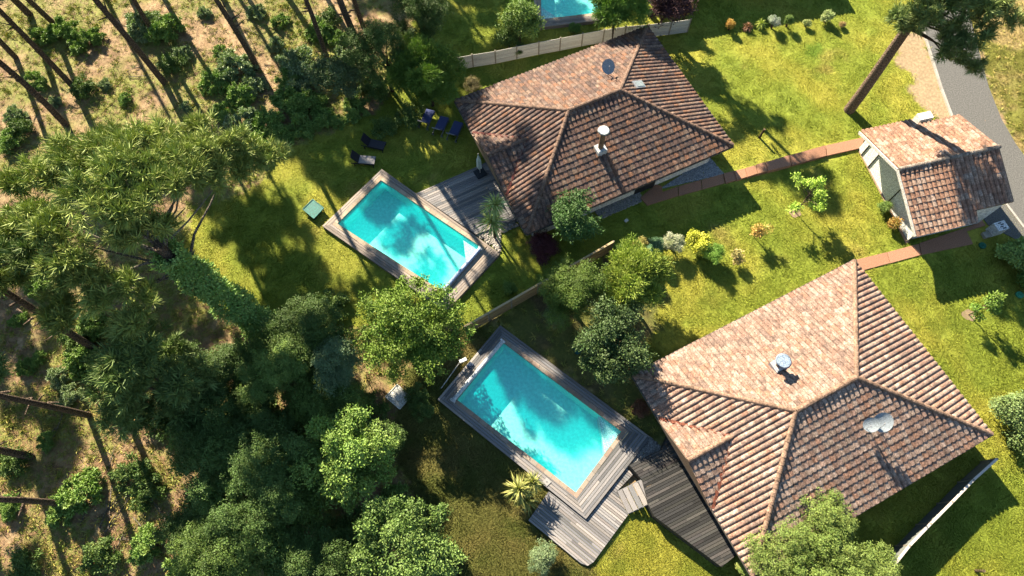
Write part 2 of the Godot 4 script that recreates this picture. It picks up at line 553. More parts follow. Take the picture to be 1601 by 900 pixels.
# hip-roofed villa; local x runs along the long side, z towards the low side of the picture
func villa(label: String, at: Vector3, turn: float, a: float, b: float, eave: float, rise: float, p: Dictionary, gable: Array, single: int, doors: Array) -> Node3D:
	var h := thing("villa", label, "house", at, turn, "tile-roofed villas")
	var sl := sqrt(b * b + rise * rise) / b
	var ln := b * sl
	# body
	var wa := a - 0.75
	var wb := b - 0.75
	for w in [[Vector3(0, 0, wb), Vector3(wa * 2, 0, 0.25)], [Vector3(0, 0, -wb), Vector3(wa * 2, 0, 0.25)], [Vector3(wa, 0, 0), Vector3(0.25, 0, wb * 2 - 0.26)], [Vector3(-wa, 0, 0), Vector3(0.25, 0, wb * 2 - 0.26)]]:
		var mb := MB.new()
		mb.box(w[0] + Vector3(0, eave * 0.5 - 0.05, 0), w[1] + Vector3(0, eave + 0.1, 0))
		part(h, "wall", mb.mesh(M.plaster))
	for d in doors:
		var mb := MB.new()
		mb.col = Color(0.03, 0.03, 0.032)
		mb.box(Vector3(d, 1.05, wb + 0.14), Vector3(1.5, 2.1, 0.05))
		var dr := part(h, "door", mb.mesh(M.paint))
		var hb := MB.new()
		hb.col = Color(0.6, 0.6, 0.58)
		hb.tube(Vector3(d + 0.5, 1.0, wb + 0.2), Vector3(d + 0.62, 1.0, wb + 0.2), 0.015, 0.015, 6)
		part(dr, "handle", hb.mesh(M.paint))
	var roof := Node3D.new()
	roof.name = "roof"
	h.add_child(roof)
	var uv := MB.new()
	uv.col = Color(0.2, 0.14, 0.095)
	var e := [Vector3(-a, eave, b), Vector3(a, eave, b), Vector3(a, eave, -b), Vector3(-a, eave, -b)]
	var r0 := Vector3(-(a - b), eave + rise, 0)
	var r1 := Vector3(a - b, eave + rise, 0)
	uv.quad(e[0], e[1], r1, r0)
	uv.quad(e[2], e[3], r0, r1)
	uv.tri(e[1], e[2], r1)
	uv.tri(e[3], e[0], r0)
	var dn := Vector3(0, -0.12, 0)
	uv.quad(e[3] + dn, e[2] + dn, e[1] + dn, e[0] + dn)
	for i in 4: uv.quad(e[i] + dn, e[(i + 1) % 4] + dn, e[(i + 1) % 4], e[i])
	part(roof, "roof_deck", uv.mesh(M.paint))
	var rest := MB.new()
	var full := func(w: float): return func(u: float): return minf(ln, minf(u, w - u) * sl)
	var zero := func(_u): return -0.06
	var zm: float = gable[0] if gable else 0.0
	var w: float = gable[1] if gable else 0.0
	var valley := func(u: float): return (w - absf(u - (zm + b))) * sl if gable and absf(u - (zm + b)) < w else -0.06
	var va := Vector3(0, rise, -b) / ln
	slope(roof, rest, e[0], Vector3(1, 0, 0), Vector3(0, rise, -b) / ln, a * 2, ln, zero, full.call(a * 2), p, single)
	slope(roof, rest, e[2], Vector3(-1, 0, 0), Vector3(0, rise, b) / ln, a * 2, ln, zero, full.call(a * 2), p, 0)
	slope(roof, rest, e[1], Vector3(0, 0, -1), Vector3(-b, rise, 0) / ln, b * 2, ln, zero, full.call(b * 2), p, 0)
	slope(roof, rest, e[3], Vector3(0, 0, 1), Vector3(b, rise, 0) / ln, b * 2, ln, valley, full.call(b * 2), p, 0)
	caps(roof, e[0], r0, p); caps(roof, e[1], r1, p); caps(roof, e[2], r1, p); caps(roof, e[3], r0, p)
	caps(roof, r0, r1, p, 0.15)
	if gable:
		var top := eave + w * rise / b
		var va2 := Vector3(-a - 0.12, top, zm)
		var vb := Vector3(-a + w, top, zm)
		slope(roof, rest, Vector3(-a + w, eave, zm - w), Vector3(-1, 0, 0), Vector3(0, rise, b) / ln, w + 0.12, w * sl, func(u): return maxf(0, w - u) * sl, func(_u): return w * sl, p, 0)
		slope(roof, rest, Vector3(-a - 0.12, eave, zm + w), Vector3(1, 0, 0), Vector3(0, rise, -b) / ln, w + 0.12, w * sl, func(u): return maxf(0, u - 0.12) * sl, func(_u): return w * sl, p, 0)
		caps(roof, va2, vb, p)
		var gm := MB.new()
		gm.col = Color(0.2, 0.14, 0.095)
		var c0 := Vector3(-a - 0.12, eave, zm - w)
		var c1 := Vector3(-a - 0.12, eave, zm + w)
		gm.tri(c0, c1, va2)
		gm.tri(c0, va2, vb)
		gm.tri(c1, vb, va2)
		part(roof, "gable", gm.mesh(M.paint))
		for s in [-1.0, 1.0]:
			var vm := MB.new()
			vm.col = p.valley
			var q0 := Vector3(-a - 0.02, eave + 0.04, zm + s * w)
			var d: Vector3 = (vb - q0).normalized()
			var y := Vector3.UP
			var x := d.cross(y).normalized()
			vm.box((q0 + vb) * 0.5 + Vector3(0, 0.06, 0), Vector3(0.16, 0.09, q0.distance_to(vb)), Basis(x, x.cross(d) * -1.0, -d).orthonormalized())
			part(roof, "valley_gutter", vm.mesh(M.tile))
	var tr := part(roof, "tiling", rest.mesh(M.tile))
	tr.set_meta("kind", "stuff")
	for i in 4:
		var gm := MB.new()
		var c: Vector3 = (e[i] + e[(i + 1) % 4]) * 0.5
		var out := Vector3(c.x, 0, c.z).normalized()
		var dd: Vector3 = (e[(i + 1) % 4] - e[i])
		gm.box(c + out * 0.07 + Vector3(0, -0.05, 0), Vector3(absf(dd.x) + 0.1, 0.11, absf(dd.z) + 0.1) if absf(dd.x) > absf(dd.z) else Vector3(0.11, 0.11, absf(dd.z) + 0.02))
		part(h, "gutter", gm.mesh(M.gutter))
	return h

func roof_h(h: Node3D, a: float, b: float, eave: float, rise: float, q: Vector3) -> float:
	var l: Vector3 = h.transform.affine_inverse() * q
	return eave + rise * clampf(minf(b - absf(l.z), a - absf(l.x)) / b, 0, 1)

# where the line of sight through (px, py) meets that roof
func on_roof(h: Node3D, a: float, b: float, eave: float, rise: float, px: float, py: float) -> Vector3:
	var y := eave + rise
	while y > eave - 0.3:
		var q := G(px, py, y)
		if roof_h(h, a, b, eave, rise, q) >= y: return q
		y -= 0.02
	return G(px, py, eave)

func flue(h: Node3D, at: Vector3, high: float, disc: float, pipe: Color, cap: Color) -> void:
	var l: Vector3 = h.transform.affine_inverse() * at
	var roof := h.get_node("roof")
	var mb := MB.new()
	mb.col = Color(0.45, 0.47, 0.48)
	mb.box(l + Vector3(0, 0.1, 0), Vector3(0.62, 0.5, 0.62))
	mb.box(l + Vector3(0, 0.37, 0), Vector3(0.5, 0.06, 0.5))
	mb.col = pipe
	mb.tube(l + Vector3(0, 0.3, 0), l + Vector3(0, high, 0), 0.17, 0.17, 14)
	mb.col = cap
	mb.tube(l + Vector3(0, high + 0.08, 0), l + Vector3(0, high + 0.13, 0), disc, disc * 0.85, 20)
	for k in 3:
		var e := Vector3(cos(k * TAU / 3), 0, sin(k * TAU / 3)) * 0.14
		mb.tube(l + e + Vector3(0, high - 0.05, 0), l + e + Vector3(0, high + 0.1, 0), 0.015, 0.015, 5)
	part(roof, "chimney", mb.mesh(M.paint))

func dish(label: String, at: Vector3, high: float, r: float, look: Vector3) -> void:
	var t := thing("satellite_dish", label, "satellite dish", at)
	var mb := MB.new()
	mb.tube(Vector3(0, -0.1, 0), Vector3(0, high, 0), 0.03, 0.03, 8)
	mb.tube(Vector3(0, 0.02, 0), Vector3(0.0, high * 0.5, 0.3), 0.018, 0.018, 6)
	part(t, "mast", mb.mesh(M.metal))
	var y := look.normalized()
	var x := y.cross(Vector3.UP).normalized()
	var z := x.cross(y)
	var d := MB.new()
	var o := Vector3(0, high, 0) + y * 0.06
	for i in 24:
		for k in 4:
			var f := func(t: float, s: float): return o + (x * cos(t) + z * sin(t) * 1.12) * r * s + y * (0.16 * r * s * s * 1.4)
			var t0 := TAU * i / 24
			var t1 := TAU * (i + 1) / 24
			d.quad(f.call(t0, k / 4.0), f.call(t0, (k + 1) / 4.0), f.call(t1, (k + 1) / 4.0), f.call(t1, k / 4.0))
	part(t, "reflector", d.mesh(M.dish))
	var arm := MB.new()
	var foc := o + y * r * 1.0
	arm.tube(o - z * r * 1.05, foc, 0.014, 0.014, 6)
	arm.tube(foc - y * 0.06, foc + y * 0.06, 0.04, 0.03, 8)
	part(t, "feed_arm", arm.mesh(M.metal))

# ---------- pools ----------
func swimming_pool(label: String, px: Array, top: float, outer: Array, tones: Array, stones: Array, deck_label: String, deep := 1.3) -> void:
	var c := []
	var oc := []
	for i in 4:
		c.append(G2(px[i * 2], px[i * 2 + 1], top - 0.05))
		oc.append(G2(outer[i * 2], outer[i * 2 + 1], top))
	var mid: Vector2 = (c[0] + c[1] + c[2] + c[3]) / 4.0
	var t := thing("swimming_pool", label, "pool", Vector3(mid.x, 0, mid.y))
	var loc := func(q: Vector2, y: float): return Vector3(q.x - mid.x, y, q.y - mid.y)
	var mb := MB.new()
	var f := []
	var w := []
	for i in 4:
		f.append(loc.call(c[i], top - deep))
		w.append(loc.call(c[i], top - 0.03))
	mb.quad(f[0], f[3], f[2], f[1])
	for i in 4:
		mb.quad(f[(i + 1) % 4], f[i], w[i], w[(i + 1) % 4])
	part(t, "basin", mb.mesh(M.liner))
	var wm := MB.new()
	var e := []
	for i in 4: e.append(loc.call(c[i], top - 0.1))
	wm.quad(e[0], e[3], e[2], e[1])
	part(t, "water", wm.mesh(M.water))
	var cs := MB.new()
	var k0: Vector2 = c[1]
	var ka: Vector2 = (c[0] - c[1]).normalized() * 1.5
	var kb: Vector2 = (c[2] - c[1]).normalized() * 1.5
	var ins := (ka + kb).normalized() * 0.02
	cs.col = Color(0.62, 0.76, 0.74)
	cs.prism(PackedVector2Array([k0 + ins - mid, k0 + ka + ins - mid, k0 + kb + ins - mid]), top - deep + 0.01, top - 0.3)
	part(t, "corner_step", cs.mesh(M.paint))
	# coping stones round the rim
	var cw := 0.24
	for i in 4:
		var a: Vector2 = c[i]
		var b: Vector2 = c[(i + 1) % 4]
		var d := (b - a).normalized()
		var o := Vector2(d.y, -d.x)
		if o.dot(mid - a) > 0: o = -o
		var len := a.distance_to(b) + cw
		var n := int(len / 0.5)
		for k in n:
			var q: Vector2 = a + d * (len * k / n) + d * 0.0
			var q2: Vector2 = a + d * (len * (k + 1) / n - 0.012)
			var st := MB.new()
			st.col = (pick(stones) as Color) * rnd(0.85, 1.1)
			var pl := PackedVector2Array([q - mid, q2 - mid, q2 + o * cw - mid, q + o * cw - mid])
			st.prism(pl, top - 0.12, top + 0.012 + rnd(0, 0.004))
			part(t, "coping_stone", st.mesh(M.stone))
	# deck ring, mitred at the corners
	var dk := thing("pool_deck", deck_label, "deck", Vector3.ZERO)
	var inner := []
	for i in 4:
		var a0: Vector2 = c[i] - mid
		var pv: Vector2 = (c[i] - c[(i + 3) % 4]).normalized()
		var nx: Vector2 = (c[i] - c[(i + 1) % 4]).normalized()
		inner.append(c[i] + (pv + nx) * cw)
	for i in 4:
		var pl := PackedVector2Array([oc[i], oc[(i + 1) % 4], inner[(i + 1) % 4], inner[i]])
		planks(dk, pl, oc[(i + 1) % 4] - oc[i], top - 0.04, top, 0.135, 0.022, tones)
		var fm := MB.new()
		var q0: Vector2 = oc[i]
		var q1: Vector2 = oc[(i + 1) % 4]
		var cen := (q0 + q1) * 0.5
		var dd := (q1 - q0).normalized()
		fm.col = tones[0]
		var out := (cen - mid).normalized()
		fm.box(Vector3(cen.x, top * 0.5 - 0.03, cen.y) - Vector3(out.x, 0, out.y) * 0.02, Vector3(q0.distance_to(q1), top - 0.02, 0.03), Basis(Vector3.UP, -dd.angle()))
		part(dk, "fascia", fm.mesh(M.wood))

func deck(label: String, called: String, px: Array, h: float, dir: Vector2, tones: Array, wide := 0.14, fascia := true) -> Node3D:
	var dk := thing(called, label, "deck", Vector3.ZERO)
	var pl := poly(px, h)
	planks(dk, pl, dir, h - 0.04, h, wide, 0.022, tones)
	if fascia:
		for i in pl.size():
			var q0 := pl[i]
			var q1 := pl[(i + 1) % pl.size()]
			var dd := (q1 - q0).normalized()
			var mb := MB.new()
			mb.col = tones[0]
			var cen := (q0 + q1) * 0.5
			mb.box(Vector3(cen.x, h * 0.5 - 0.03, cen.y), Vector3(q0.distance_to(q1) - 0.02, h - 0.03, 0.025), Basis(Vector3.UP, -dd.angle()))
			part(dk, "fascia", mb.mesh(M.wood))
	return dk

func pebbles(called: String, label: String, px: Array, h: float, count: int, r: float, ca: Color, cb: Color) -> void:
	var pl := poly(px, h)
	var mb := MB.new()
	var a := []
	for i in 5: a.append(Vector3(cos(i * TAU / 5), -0.1, sin(i * TAU / 5)))
	for i in 5:
		mb.tri(Vector3(0, 0.6, 0), a[(i + 1) % 5], a[i])
		mb.tri(Vector3(0, -0.5, 0), a[i], a[(i + 1) % 5])
	var stone := mb.mesh(M.stone)
	var lo := pl[0]
	var hi := pl[0]
	for q in pl: lo = lo.min(q); hi = hi.max(q)
	var xf := []
	var cols := []
	var tries := 0
	while xf.size() < count and tries < count * 6:
		tries += 1
		var q := Vector2(rnd(lo.x, hi.x), rnd(lo.y, hi.y))
		if not Geometry2D.is_point_in_polygon(q, pl): continue
		var s := r * rnd(0.6, 1.4)
		xf.append(Transform3D(Basis(Vector3.UP, rnd(0, TAU)).scaled(Vector3(s, s * 0.8, s * rnd(0.7, 1.2))), Vector3(q.x, h + r * 0.35, q.y)))
		cols.append(ca.lerp(cb, rng.randf()))
	tag(multi(self, called, stone, xf, cols), label, "gravel", "", "stuff")
# ---------- the gatehouse ----------
func gatehouse(p: Dictionary) -> void:
	var h := thing("gatehouse", "small gabled garage with salmon tiled roof and white west wall beside the road", "garage", Vector3(26.6, 0, -20.85), deg_to_rad(11.0))
	var rise := 1.35
	var run := 3.85
	var top := 3.75
	var sl := sqrt(run * run + rise * rise) / run
	var roof := Node3D.new()
	roof.name = "roof"
	h.add_child(roof)
	var sz := func(x: float): return 3.85 if x < 0.7 else 3.2
	var nz := func(x: float): return 3.8 if x < 0.3 else 3.3
	var ub := MB.new()
	ub.col = Color(0.2, 0.14, 0.095)
	var k := rise / run
	for seg in [[-3.3, 0.7, 3.85], [0.7, 3.3, 3.2]]:
		var y0: float = top - seg[2] * k
		ub.quad(Vector3(seg[0], y0, seg[2]), Vector3(seg[1], y0, seg[2]), Vector3(seg[1], top, 0), Vector3(seg[0], top, 0))
		ub.quad(Vector3(seg[0], top - 0.12, 0), Vector3(seg[1], top - 0.12, 0), Vector3(seg[1], y0 - 0.12, seg[2]), Vector3(seg[0], y0 - 0.12, seg[2]))
		ub.quad(Vector3(seg[0], y0 - 0.12, seg[2]), Vector3(seg[1], y0 - 0.12, seg[2]), Vector3(seg[1], y0, seg[2]), Vector3(seg[0], y0, seg[2]))
	for seg in [[-3.3, 0.3, 3.8], [0.3, 3.3, 3.3]]:
		var y0: float = top - seg[2] * k
		ub.quad(Vector3(seg[1], y0, -seg[2]), Vector3(seg[0], y0, -seg[2]), Vector3(seg[0], top, 0), Vector3(seg[1], top, 0))
		ub.quad(Vector3(seg[1], top - 0.12, 0), Vector3(seg[0], top - 0.12, 0), Vector3(seg[0], y0 - 0.12, -seg[2]), Vector3(seg[1], y0 - 0.12, -seg[2]))
	part(roof, "roof_deck", ub.mesh(M.paint))
	var rest := MB.new()
	var low := top - rise
	slope(roof, rest, Vector3(-3.3, low, 3.85), Vector3(1, 0, 0), Vector3(0, rise, -run) / (run * sl), 6.6, run * sl, func(u): return -0.06 if u < 4.0 else 0.65 * sl, func(_u): return run * sl, p, 300)
	slope(roof, rest, Vector3(3.3, low, -3.85), Vector3(-1, 0, 0), Vector3(0, rise, run) / (run * sl), 6.6, run * sl, func(u): return -0.02 if u > 3.0 else 0.5 * sl, func(_u): return run * sl, p, 0)
	part(roof, "tiling", rest.mesh(M.tile)).set_meta("kind", "stuff")
	caps(roof, Vector3(-3.3, top, 0), Vector3(3.3, top, 0), p, 0.14)
	for s in [-1.0, 1.0]:
		var bb := MB.new()
		bb.col = Color(0.62, 0.6, 0.55)
		var zz: float = 3.85 if s > 0 else 3.8
		bb.box(Vector3(-3.33, top - zz * k * 0.5 - 0.02, s * zz * 0.5), Vector3(0.05, 0.2, zz * sl), Basis(Vector3.RIGHT, s * atan(k)))
		part(roof, "barge_board", bb.mesh(M.paint))
	# west wall of boards with dark posts, other walls plain
	var z := -3.9
	while z < 3.2:
		var z1 := minf(z + 0.893, 3.25)
		var mb := MB.new()
		mb.col = Color(0.82, 0.84, 0.8) * rnd(0.96, 1.02)
		var ya := minf(top - absf(z) * k, top - absf(z1) * k) - 0.14
		mb.box(Vector3(-2.06, ya * 0.5, (z + z1) * 0.5), Vector3(0.08, ya, z1 - z - 0.012))
		part(h, "wall_panel", mb.mesh(M.paint))
		z = z1
	for q in [-3.4, -2.4, 0.4, 3.27]:
		var mb := MB.new()
		mb.col = Color(0.05, 0.05, 0.045)
		var ya: float = top - absf(q) * k - 0.14
		mb.box(Vector3(-2.13, ya * 0.5, q), Vector3(0.05, ya, 0.06))
		part(h, "post", mb.mesh(M.paint))
	for w in [[Vector3(0.4, 0, 3.1), Vector3(4.7, 2.45, 0.15)], [Vector3(0.4, 0, -3.1), Vector3(4.7, 2.5, 0.15)], [Vector3(2.75, 0, 0), Vector3(0.15, 2.5, 6.0)]]:
		var mb := MB.new()
		mb.box(w[0] + Vector3(0, w[1].y * 0.5, 0), w[1])
		part(h, "wall", mb.mesh(M.plaster))
	var cb := MB.new()
	cb.col = Color(0.72, 0.7, 0.66)
	cb.box(Vector3(1.0, 2.0, -3.75), Vector3(0.9, 1.6, 0.5))
	part(h, "pillar", cb.mesh(M.paint))

# ---------- fences ----------
func slat_fence(label: String, px: Array, high: float, col: Color, slats: int, called := "fence", cap := Color(0, 0, 0, 0), post_col := Color(0.3, 0.26, 0.2)) -> void:
	var first := G(px[0], px[1])
	var f := thing(called, label, "fence", first)
	var n := px.size() / 2
	for i in n:
		var q := G(px[i * 2], px[i * 2 + 1]) - first
		var mb := MB.new()
		mb.col = post_col
		mb.box(q + Vector3(0, high * 0.5 + 0.03, 0), Vector3(0.09, high + 0.06, 0.09))
		part(f, "post", mb.mesh(M.wood))
		if i == n - 1: break
		var e := G(px[i * 2 + 2], px[i * 2 + 3]) - first
		var d := (e - q)
		var bs := Basis(Vector3.UP, -atan2(d.z, d.x))
		var pn := MB.new()
		pn.col = col * 0.6
		pn.box((q + e) * 0.5 + Vector3(0, high * 0.5, 0), Vector3(d.length() - 0.1, high - 0.1, 0.012), bs)
		var panel := part(f, "panel", pn.mesh(M.wood))
		for s in slats:
			var sm := MB.new()
			sm.col = col * rnd(0.85, 1.12)
			var hh := high / slats
			sm.box((q + e) * 0.5 + Vector3(0, hh * (s + 0.5), 0) + bs.z * (0.012 if s % 2 else 0.02), Vector3(d.length() - 0.1, hh * 0.84, 0.022), bs)
			part(panel, "slat", sm.mesh(M.wood))
		if cap.a > 0:
			var cm := MB.new()
			cm.col = cap
			cm.box((q + e) * 0.5 + Vector3(0, high + 0.03, 0), Vector3(d.length(), 0.04, 0.12), bs)
			part(f, "cap_rail", cm.mesh(M.wood))

# ---------- garden furniture ----------
func lounger(label: String, at: Vector3, turn: float, frame: Color, cloth: Color, high_back := 0.75) -> void:
	var t := thing("sun_lounger", label, "sun lounger", at, turn, "sun loungers on the lawn")
	var fm := MB.new()
	fm.col = frame
	for s in [-1.0, 1.0]:
		fm.box(Vector3(0.1, 0.32, s * 0.32), Vector3(1.6, 0.05, 0.05))
	part(t, "frame", fm.mesh(M.paint))
	for x in [-0.5, 0.8]:
		for s in [-1.0, 1.0]:
			var lm := MB.new()
			lm.col = frame
			lm.box(Vector3(x, 0.15, s * 0.32), Vector3(0.05, 0.31, 0.05))
			part(t, "leg", lm.mesh(M.paint))
	var sm := MB.new()
	sm.col = cloth
	sm.box(Vector3(0.35, 0.38, 0), Vector3(1.1, 0.07, 0.6))
	part(t, "seat", sm.mesh(M.fabric))
	var bm := MB.new()
	bm.col = frame * 1.4
	var b := Basis(Vector3.BACK, -1.0)
	bm.box(Vector3(-0.38, 0.38 + high_back * 0.38, 0), Vector3(high_back, 0.07, 0.6), b)
	part(t, "backrest", bm.mesh(M.fabric))

func tray(called: String, label: String, cat: String, px: Array, h: float, col: Color) -> void:
	var pl := poly(px, h)
	var c := (pl[0] + pl[1] + pl[2] + pl[3]) * 0.25
	var t := thing(called, label, cat, Vector3(c.x, 0, c.y))
	for i in 4: pl[i] -= c
	var mb := MB.new()
	mb.col = col
	mb.prism(pl, h - 0.05, h)
	part(t, "top", mb.mesh(M.paint))
	for i in 4:
		var rm := MB.new()
		rm.col = col * 1.15
		var q0 := pl[i]
		var q1 := pl[(i + 1) % 4]
		var m := (q0 + q1) * 0.5
		rm.box(Vector3(m.x, h + 0.015, m.y) * Vector3(0.97, 1, 0.97), Vector3(q0.distance_to(q1) * 0.96, 0.04, 0.04), Basis(Vector3.UP, -(q1 - q0).angle()))
		part(t, "rim", rm.mesh(M.paint))
		var lm := MB.new()
		lm.col = col * 0.5
		lm.box(Vector3(pl[i].x * 0.8, (h - 0.05) * 0.5, pl[i].y * 0.8), Vector3(0.06, h - 0.05, 0.06))
		part(t, "leg", lm.mesh(M.paint))

func sheet(called: String, px: Array, y: float, material: String, col: Color, thick := 0.06, label := "") -> MeshInstance3D:
	var mb := MB.new()
	mb.col = col
	mb.prism(poly(px, y), y - thick, y)
	return setting(called, mb.mesh(M[material]), label)

# ---------- the ground ----------
var zones := []
func zone_at(x: float, z: float) -> int:
	var j := Vector2(x + noise_a.get_noise_2d(x * 3, z * 3) * 0.9, z + noise_a.get_noise_2d(x * 3 + 90, z * 3) * 0.9)
	for zn in zones:
		if Geometry2D.is_point_in_polygon(j, zn[1]): return zn[0]
	return 0

func ground_colour(k: int, x: float, z: float) -> Color:
	var a := noise_a.get_noise_2d(x, z) * 0.5 + 0.5
	var b := noise_b.get_noise_2d(x, z) * 0.5 + 0.5
	var c := noise_c.get_noise_2d(x, z) * 0.5 + 0.5
	match k:
		1: # lawn
			var g := Color(0.27, 0.325, 0.042).lerp(Color(0.4, 0.385, 0.06), smoothstep(0.35, 0.75, a))
			g = g.lerp(Color(0.2, 0.265, 0.034), smoothstep(0.5, 0.85, b) * 0.7)
			g = g.lerp(Color(0.4, 0.3, 0.09), smoothstep(0.68, 0.9, noise_b.get_noise_2d(x * 0.5 + 200, z * 0.5) * 0.5 + 0.5) * 0.7)
			return g * (0.9 + 0.2 * c)
		6: # fresh turf
			return Color(0.17, 0.26, 0.03) * (0.9 + 0.2 * c)
		2: # thin dry lawn
			return Color(0.17, 0.17, 0.045).lerp(Color(0.23, 0.19, 0.06), smoothstep(0.4, 0.7, a)).lerp(Color(0.12, 0.14, 0.03), smoothstep(0.45, 0.7, b)) * (0.8 + 0.4 * c)
		3: # meadow
			return Color(0.2, 0.2, 0.04).lerp(Color(0.38, 0.29, 0.12), smoothstep(0.42, 0.6, a)) * (0.7 + 0.6 * c)
		4: # sandy verge
			return Color(0.42, 0.32, 0.2).lerp(Color(0.36, 0.26, 0.15), a) * (0.9 + 0.2 * c)
		5: # planting bed
			return Color(0.12, 0.095, 0.045).lerp(Color(0.13, 0.14, 0.035), smoothstep(0.4, 0.6, a)) * (0.7 + 0.6 * c)
		_: # pine litter
			var g := Color(0.42, 0.3, 0.17).lerp(Color(0.28, 0.185, 0.1), smoothstep(0.35, 0.7, c))
			return g.lerp(Color(0.22, 0.25, 0.055), smoothstep(0.36, 0.58, a) * 0.85) * (0.75 + 0.5 * b)

func build_ground() -> void:
	zones = [
		[6, poly([1253, 64, 1285, 62, 1288, 88, 1256, 92])],
		[4, poly([1404, 55, 1396, 80, 1408, 105, 1430, 150, 1450, 186, 1495, 196, 1478, 140, 1448, 55])],
		[3, poly([1470, -80, 1520, 40, 1546, 137, 1588, 225, 1620, 270, 1760, 270, 1760, -80])],
		[5, poly([735, 520, 860, 445, 950, 395, 1030, 400, 1040, 480, 1005, 560, 1000, 600, 1040, 680, 1010, 690, 780, 505])],
		[1, poly([690, -80, 640, 60, 590, 170, 500, 212, 440, 240, 400, 295, 300, 325, 285, 400, 330, 465, 420, 510, 560, 510, 730, 515, 960, 390, 960, -80])],
		[1, poly([900, -80, 1480, -80, 1440, 30, 1400, 55, 1480, 190, 1601, 360, 1700, 400, 1700, 1000, 1180, 1000, 1000, 560, 1035, 470, 940, 380, 900, 200])],
		[1, poly([925, 1000, 920, 885, 975, 800, 1020, 790, 1160, 890, 1190, 1000])],
		[2, poly([640, 560, 740, 500, 1000, 700, 960, 800, 925, 890, 930, 1000, 690, 1000, 690, 880, 640, 760, 610, 660])],
	]
	var step := 0.22
	var x0 := -50.0
	var z0 := -52.0
	var nx := 440
	var nz := 265
	var v := PackedVector3Array()
	var c := PackedColorArray()
	var nn := PackedVector3Array()
	var ix := PackedInt32Array()
	for j in nz + 1:
		for i in nx + 1:
			# the outer rings stretch to the horizon
			var x := x0 + i * step
			var z := z0 + j * step
			var e := 0
			if i < 3: x -= [900.0, 120.0, 20.0][i]; e = 1
			if i > nx - 3: x += [900.0, 120.0, 20.0][nx - i]; e = 1
			if j < 3: z -= [900.0, 120.0, 20.0][j]; e = 1
			if j > nz - 3: z += [900.0, 120.0, 20.0][nz - j]; e = 1
			var k := zone_at(x, z)
			var y := 0.0
			if not e:
				y = noise_b.get_noise_2d(x * 2.0, z * 2.0) * (0.05 if k == 0 else 0.015) - 0.015
				if k == 0: y += noise_c.get_noise_2d(x * 1.5, z * 1.5) * 0.04
			v.append(Vector3(x, y, z))
			c.append(ground_colour(k, x, z))
			nn.append(Vector3.UP)
	for j in nz:
		for i in nx:
			var a := j * (nx + 1) + i
			ix.append_array([a, a + 1, a + nx + 2, a, a + nx + 2, a + nx + 1])
	for j in range(1, nz):
		for i in range(1, nx):
			var a := j * (nx + 1) + i
			nn[a] = (v[a + nx + 1] - v[a - nx - 1]).cross(v[a + 1] - v[a - 1]).normalized()
	# leave the pools open
	var arr := []
	arr.resize(Mesh.ARRAY_MAX)
	arr[Mesh.ARRAY_VERTEX] = v
	arr[Mesh.ARRAY_NORMAL] = nn
	arr[Mesh.ARRAY_COLOR] = c
	var holes := [poly([787, 536, 971, 674, 900, 769, 715, 625], 0.25), poly([596, 282, 753, 387, 691, 455, 528, 350], 0.25), poly([845, -60, 842, 28, 935, 20, 960, -60], 0.25)]
	for h in 3:
		var cen := Vector2.ZERO
		for q in holes[h]: cen += q * 0.25
		for i in 4: holes[h][i] += (holes[h][i] - cen).normalized() * 0.45
	var keep := PackedInt32Array()
	for t in range(0, ix.size(), 3):
		var m := (v[ix[t]] + v[ix[t + 1]] + v[ix[t + 2]]) / 3.0
		var q := Vector2(m.x, m.z)
		var inside := false
		for hl in holes:
			if Geometry2D.is_point_in_polygon(q, hl): inside = true
		if not inside: keep.append_array([ix[t], ix[t + 1], ix[t + 2]])
	arr[Mesh.ARRAY_INDEX] = keep
	var am := ArrayMesh.new()
	am.add_surface_from_arrays(Mesh.PRIMITIVE_TRIANGLES, arr)
	am.surface_set_material(0, M.ground)
	setting("ground", am)

func no_grass() -> Array:
	return [poly([597, 264, 782, 396, 697, 487, 504, 353], 0.3), poly([651, 300, 744, 260, 800, 250, 830, 340, 744, 366], 0.15), poly([782, 508, 1017, 683, 916, 811, 684, 624], 0.3), poly([858, 767, 826, 813, 918, 885, 982, 804, 978, 731], 0.15), poly([984, 727, 1047, 680, 1160, 871, 1128, 886, 1024, 807], 0.9), poly([1425, -20, 1443, 51, 1488, 185, 1573, 322, 1610, 368, 1640, 300, 1588, 225, 1546, 137, 1505, -20]), poly([996, 300, 1350, 210, 1345, 240, 1000, 325]), poly([1335, 405, 1437, 378, 1545, 330, 1550, 360, 1520, 385, 1340, 425]), poly([820, -60, 843, 43, 945, 30, 960, -60])]

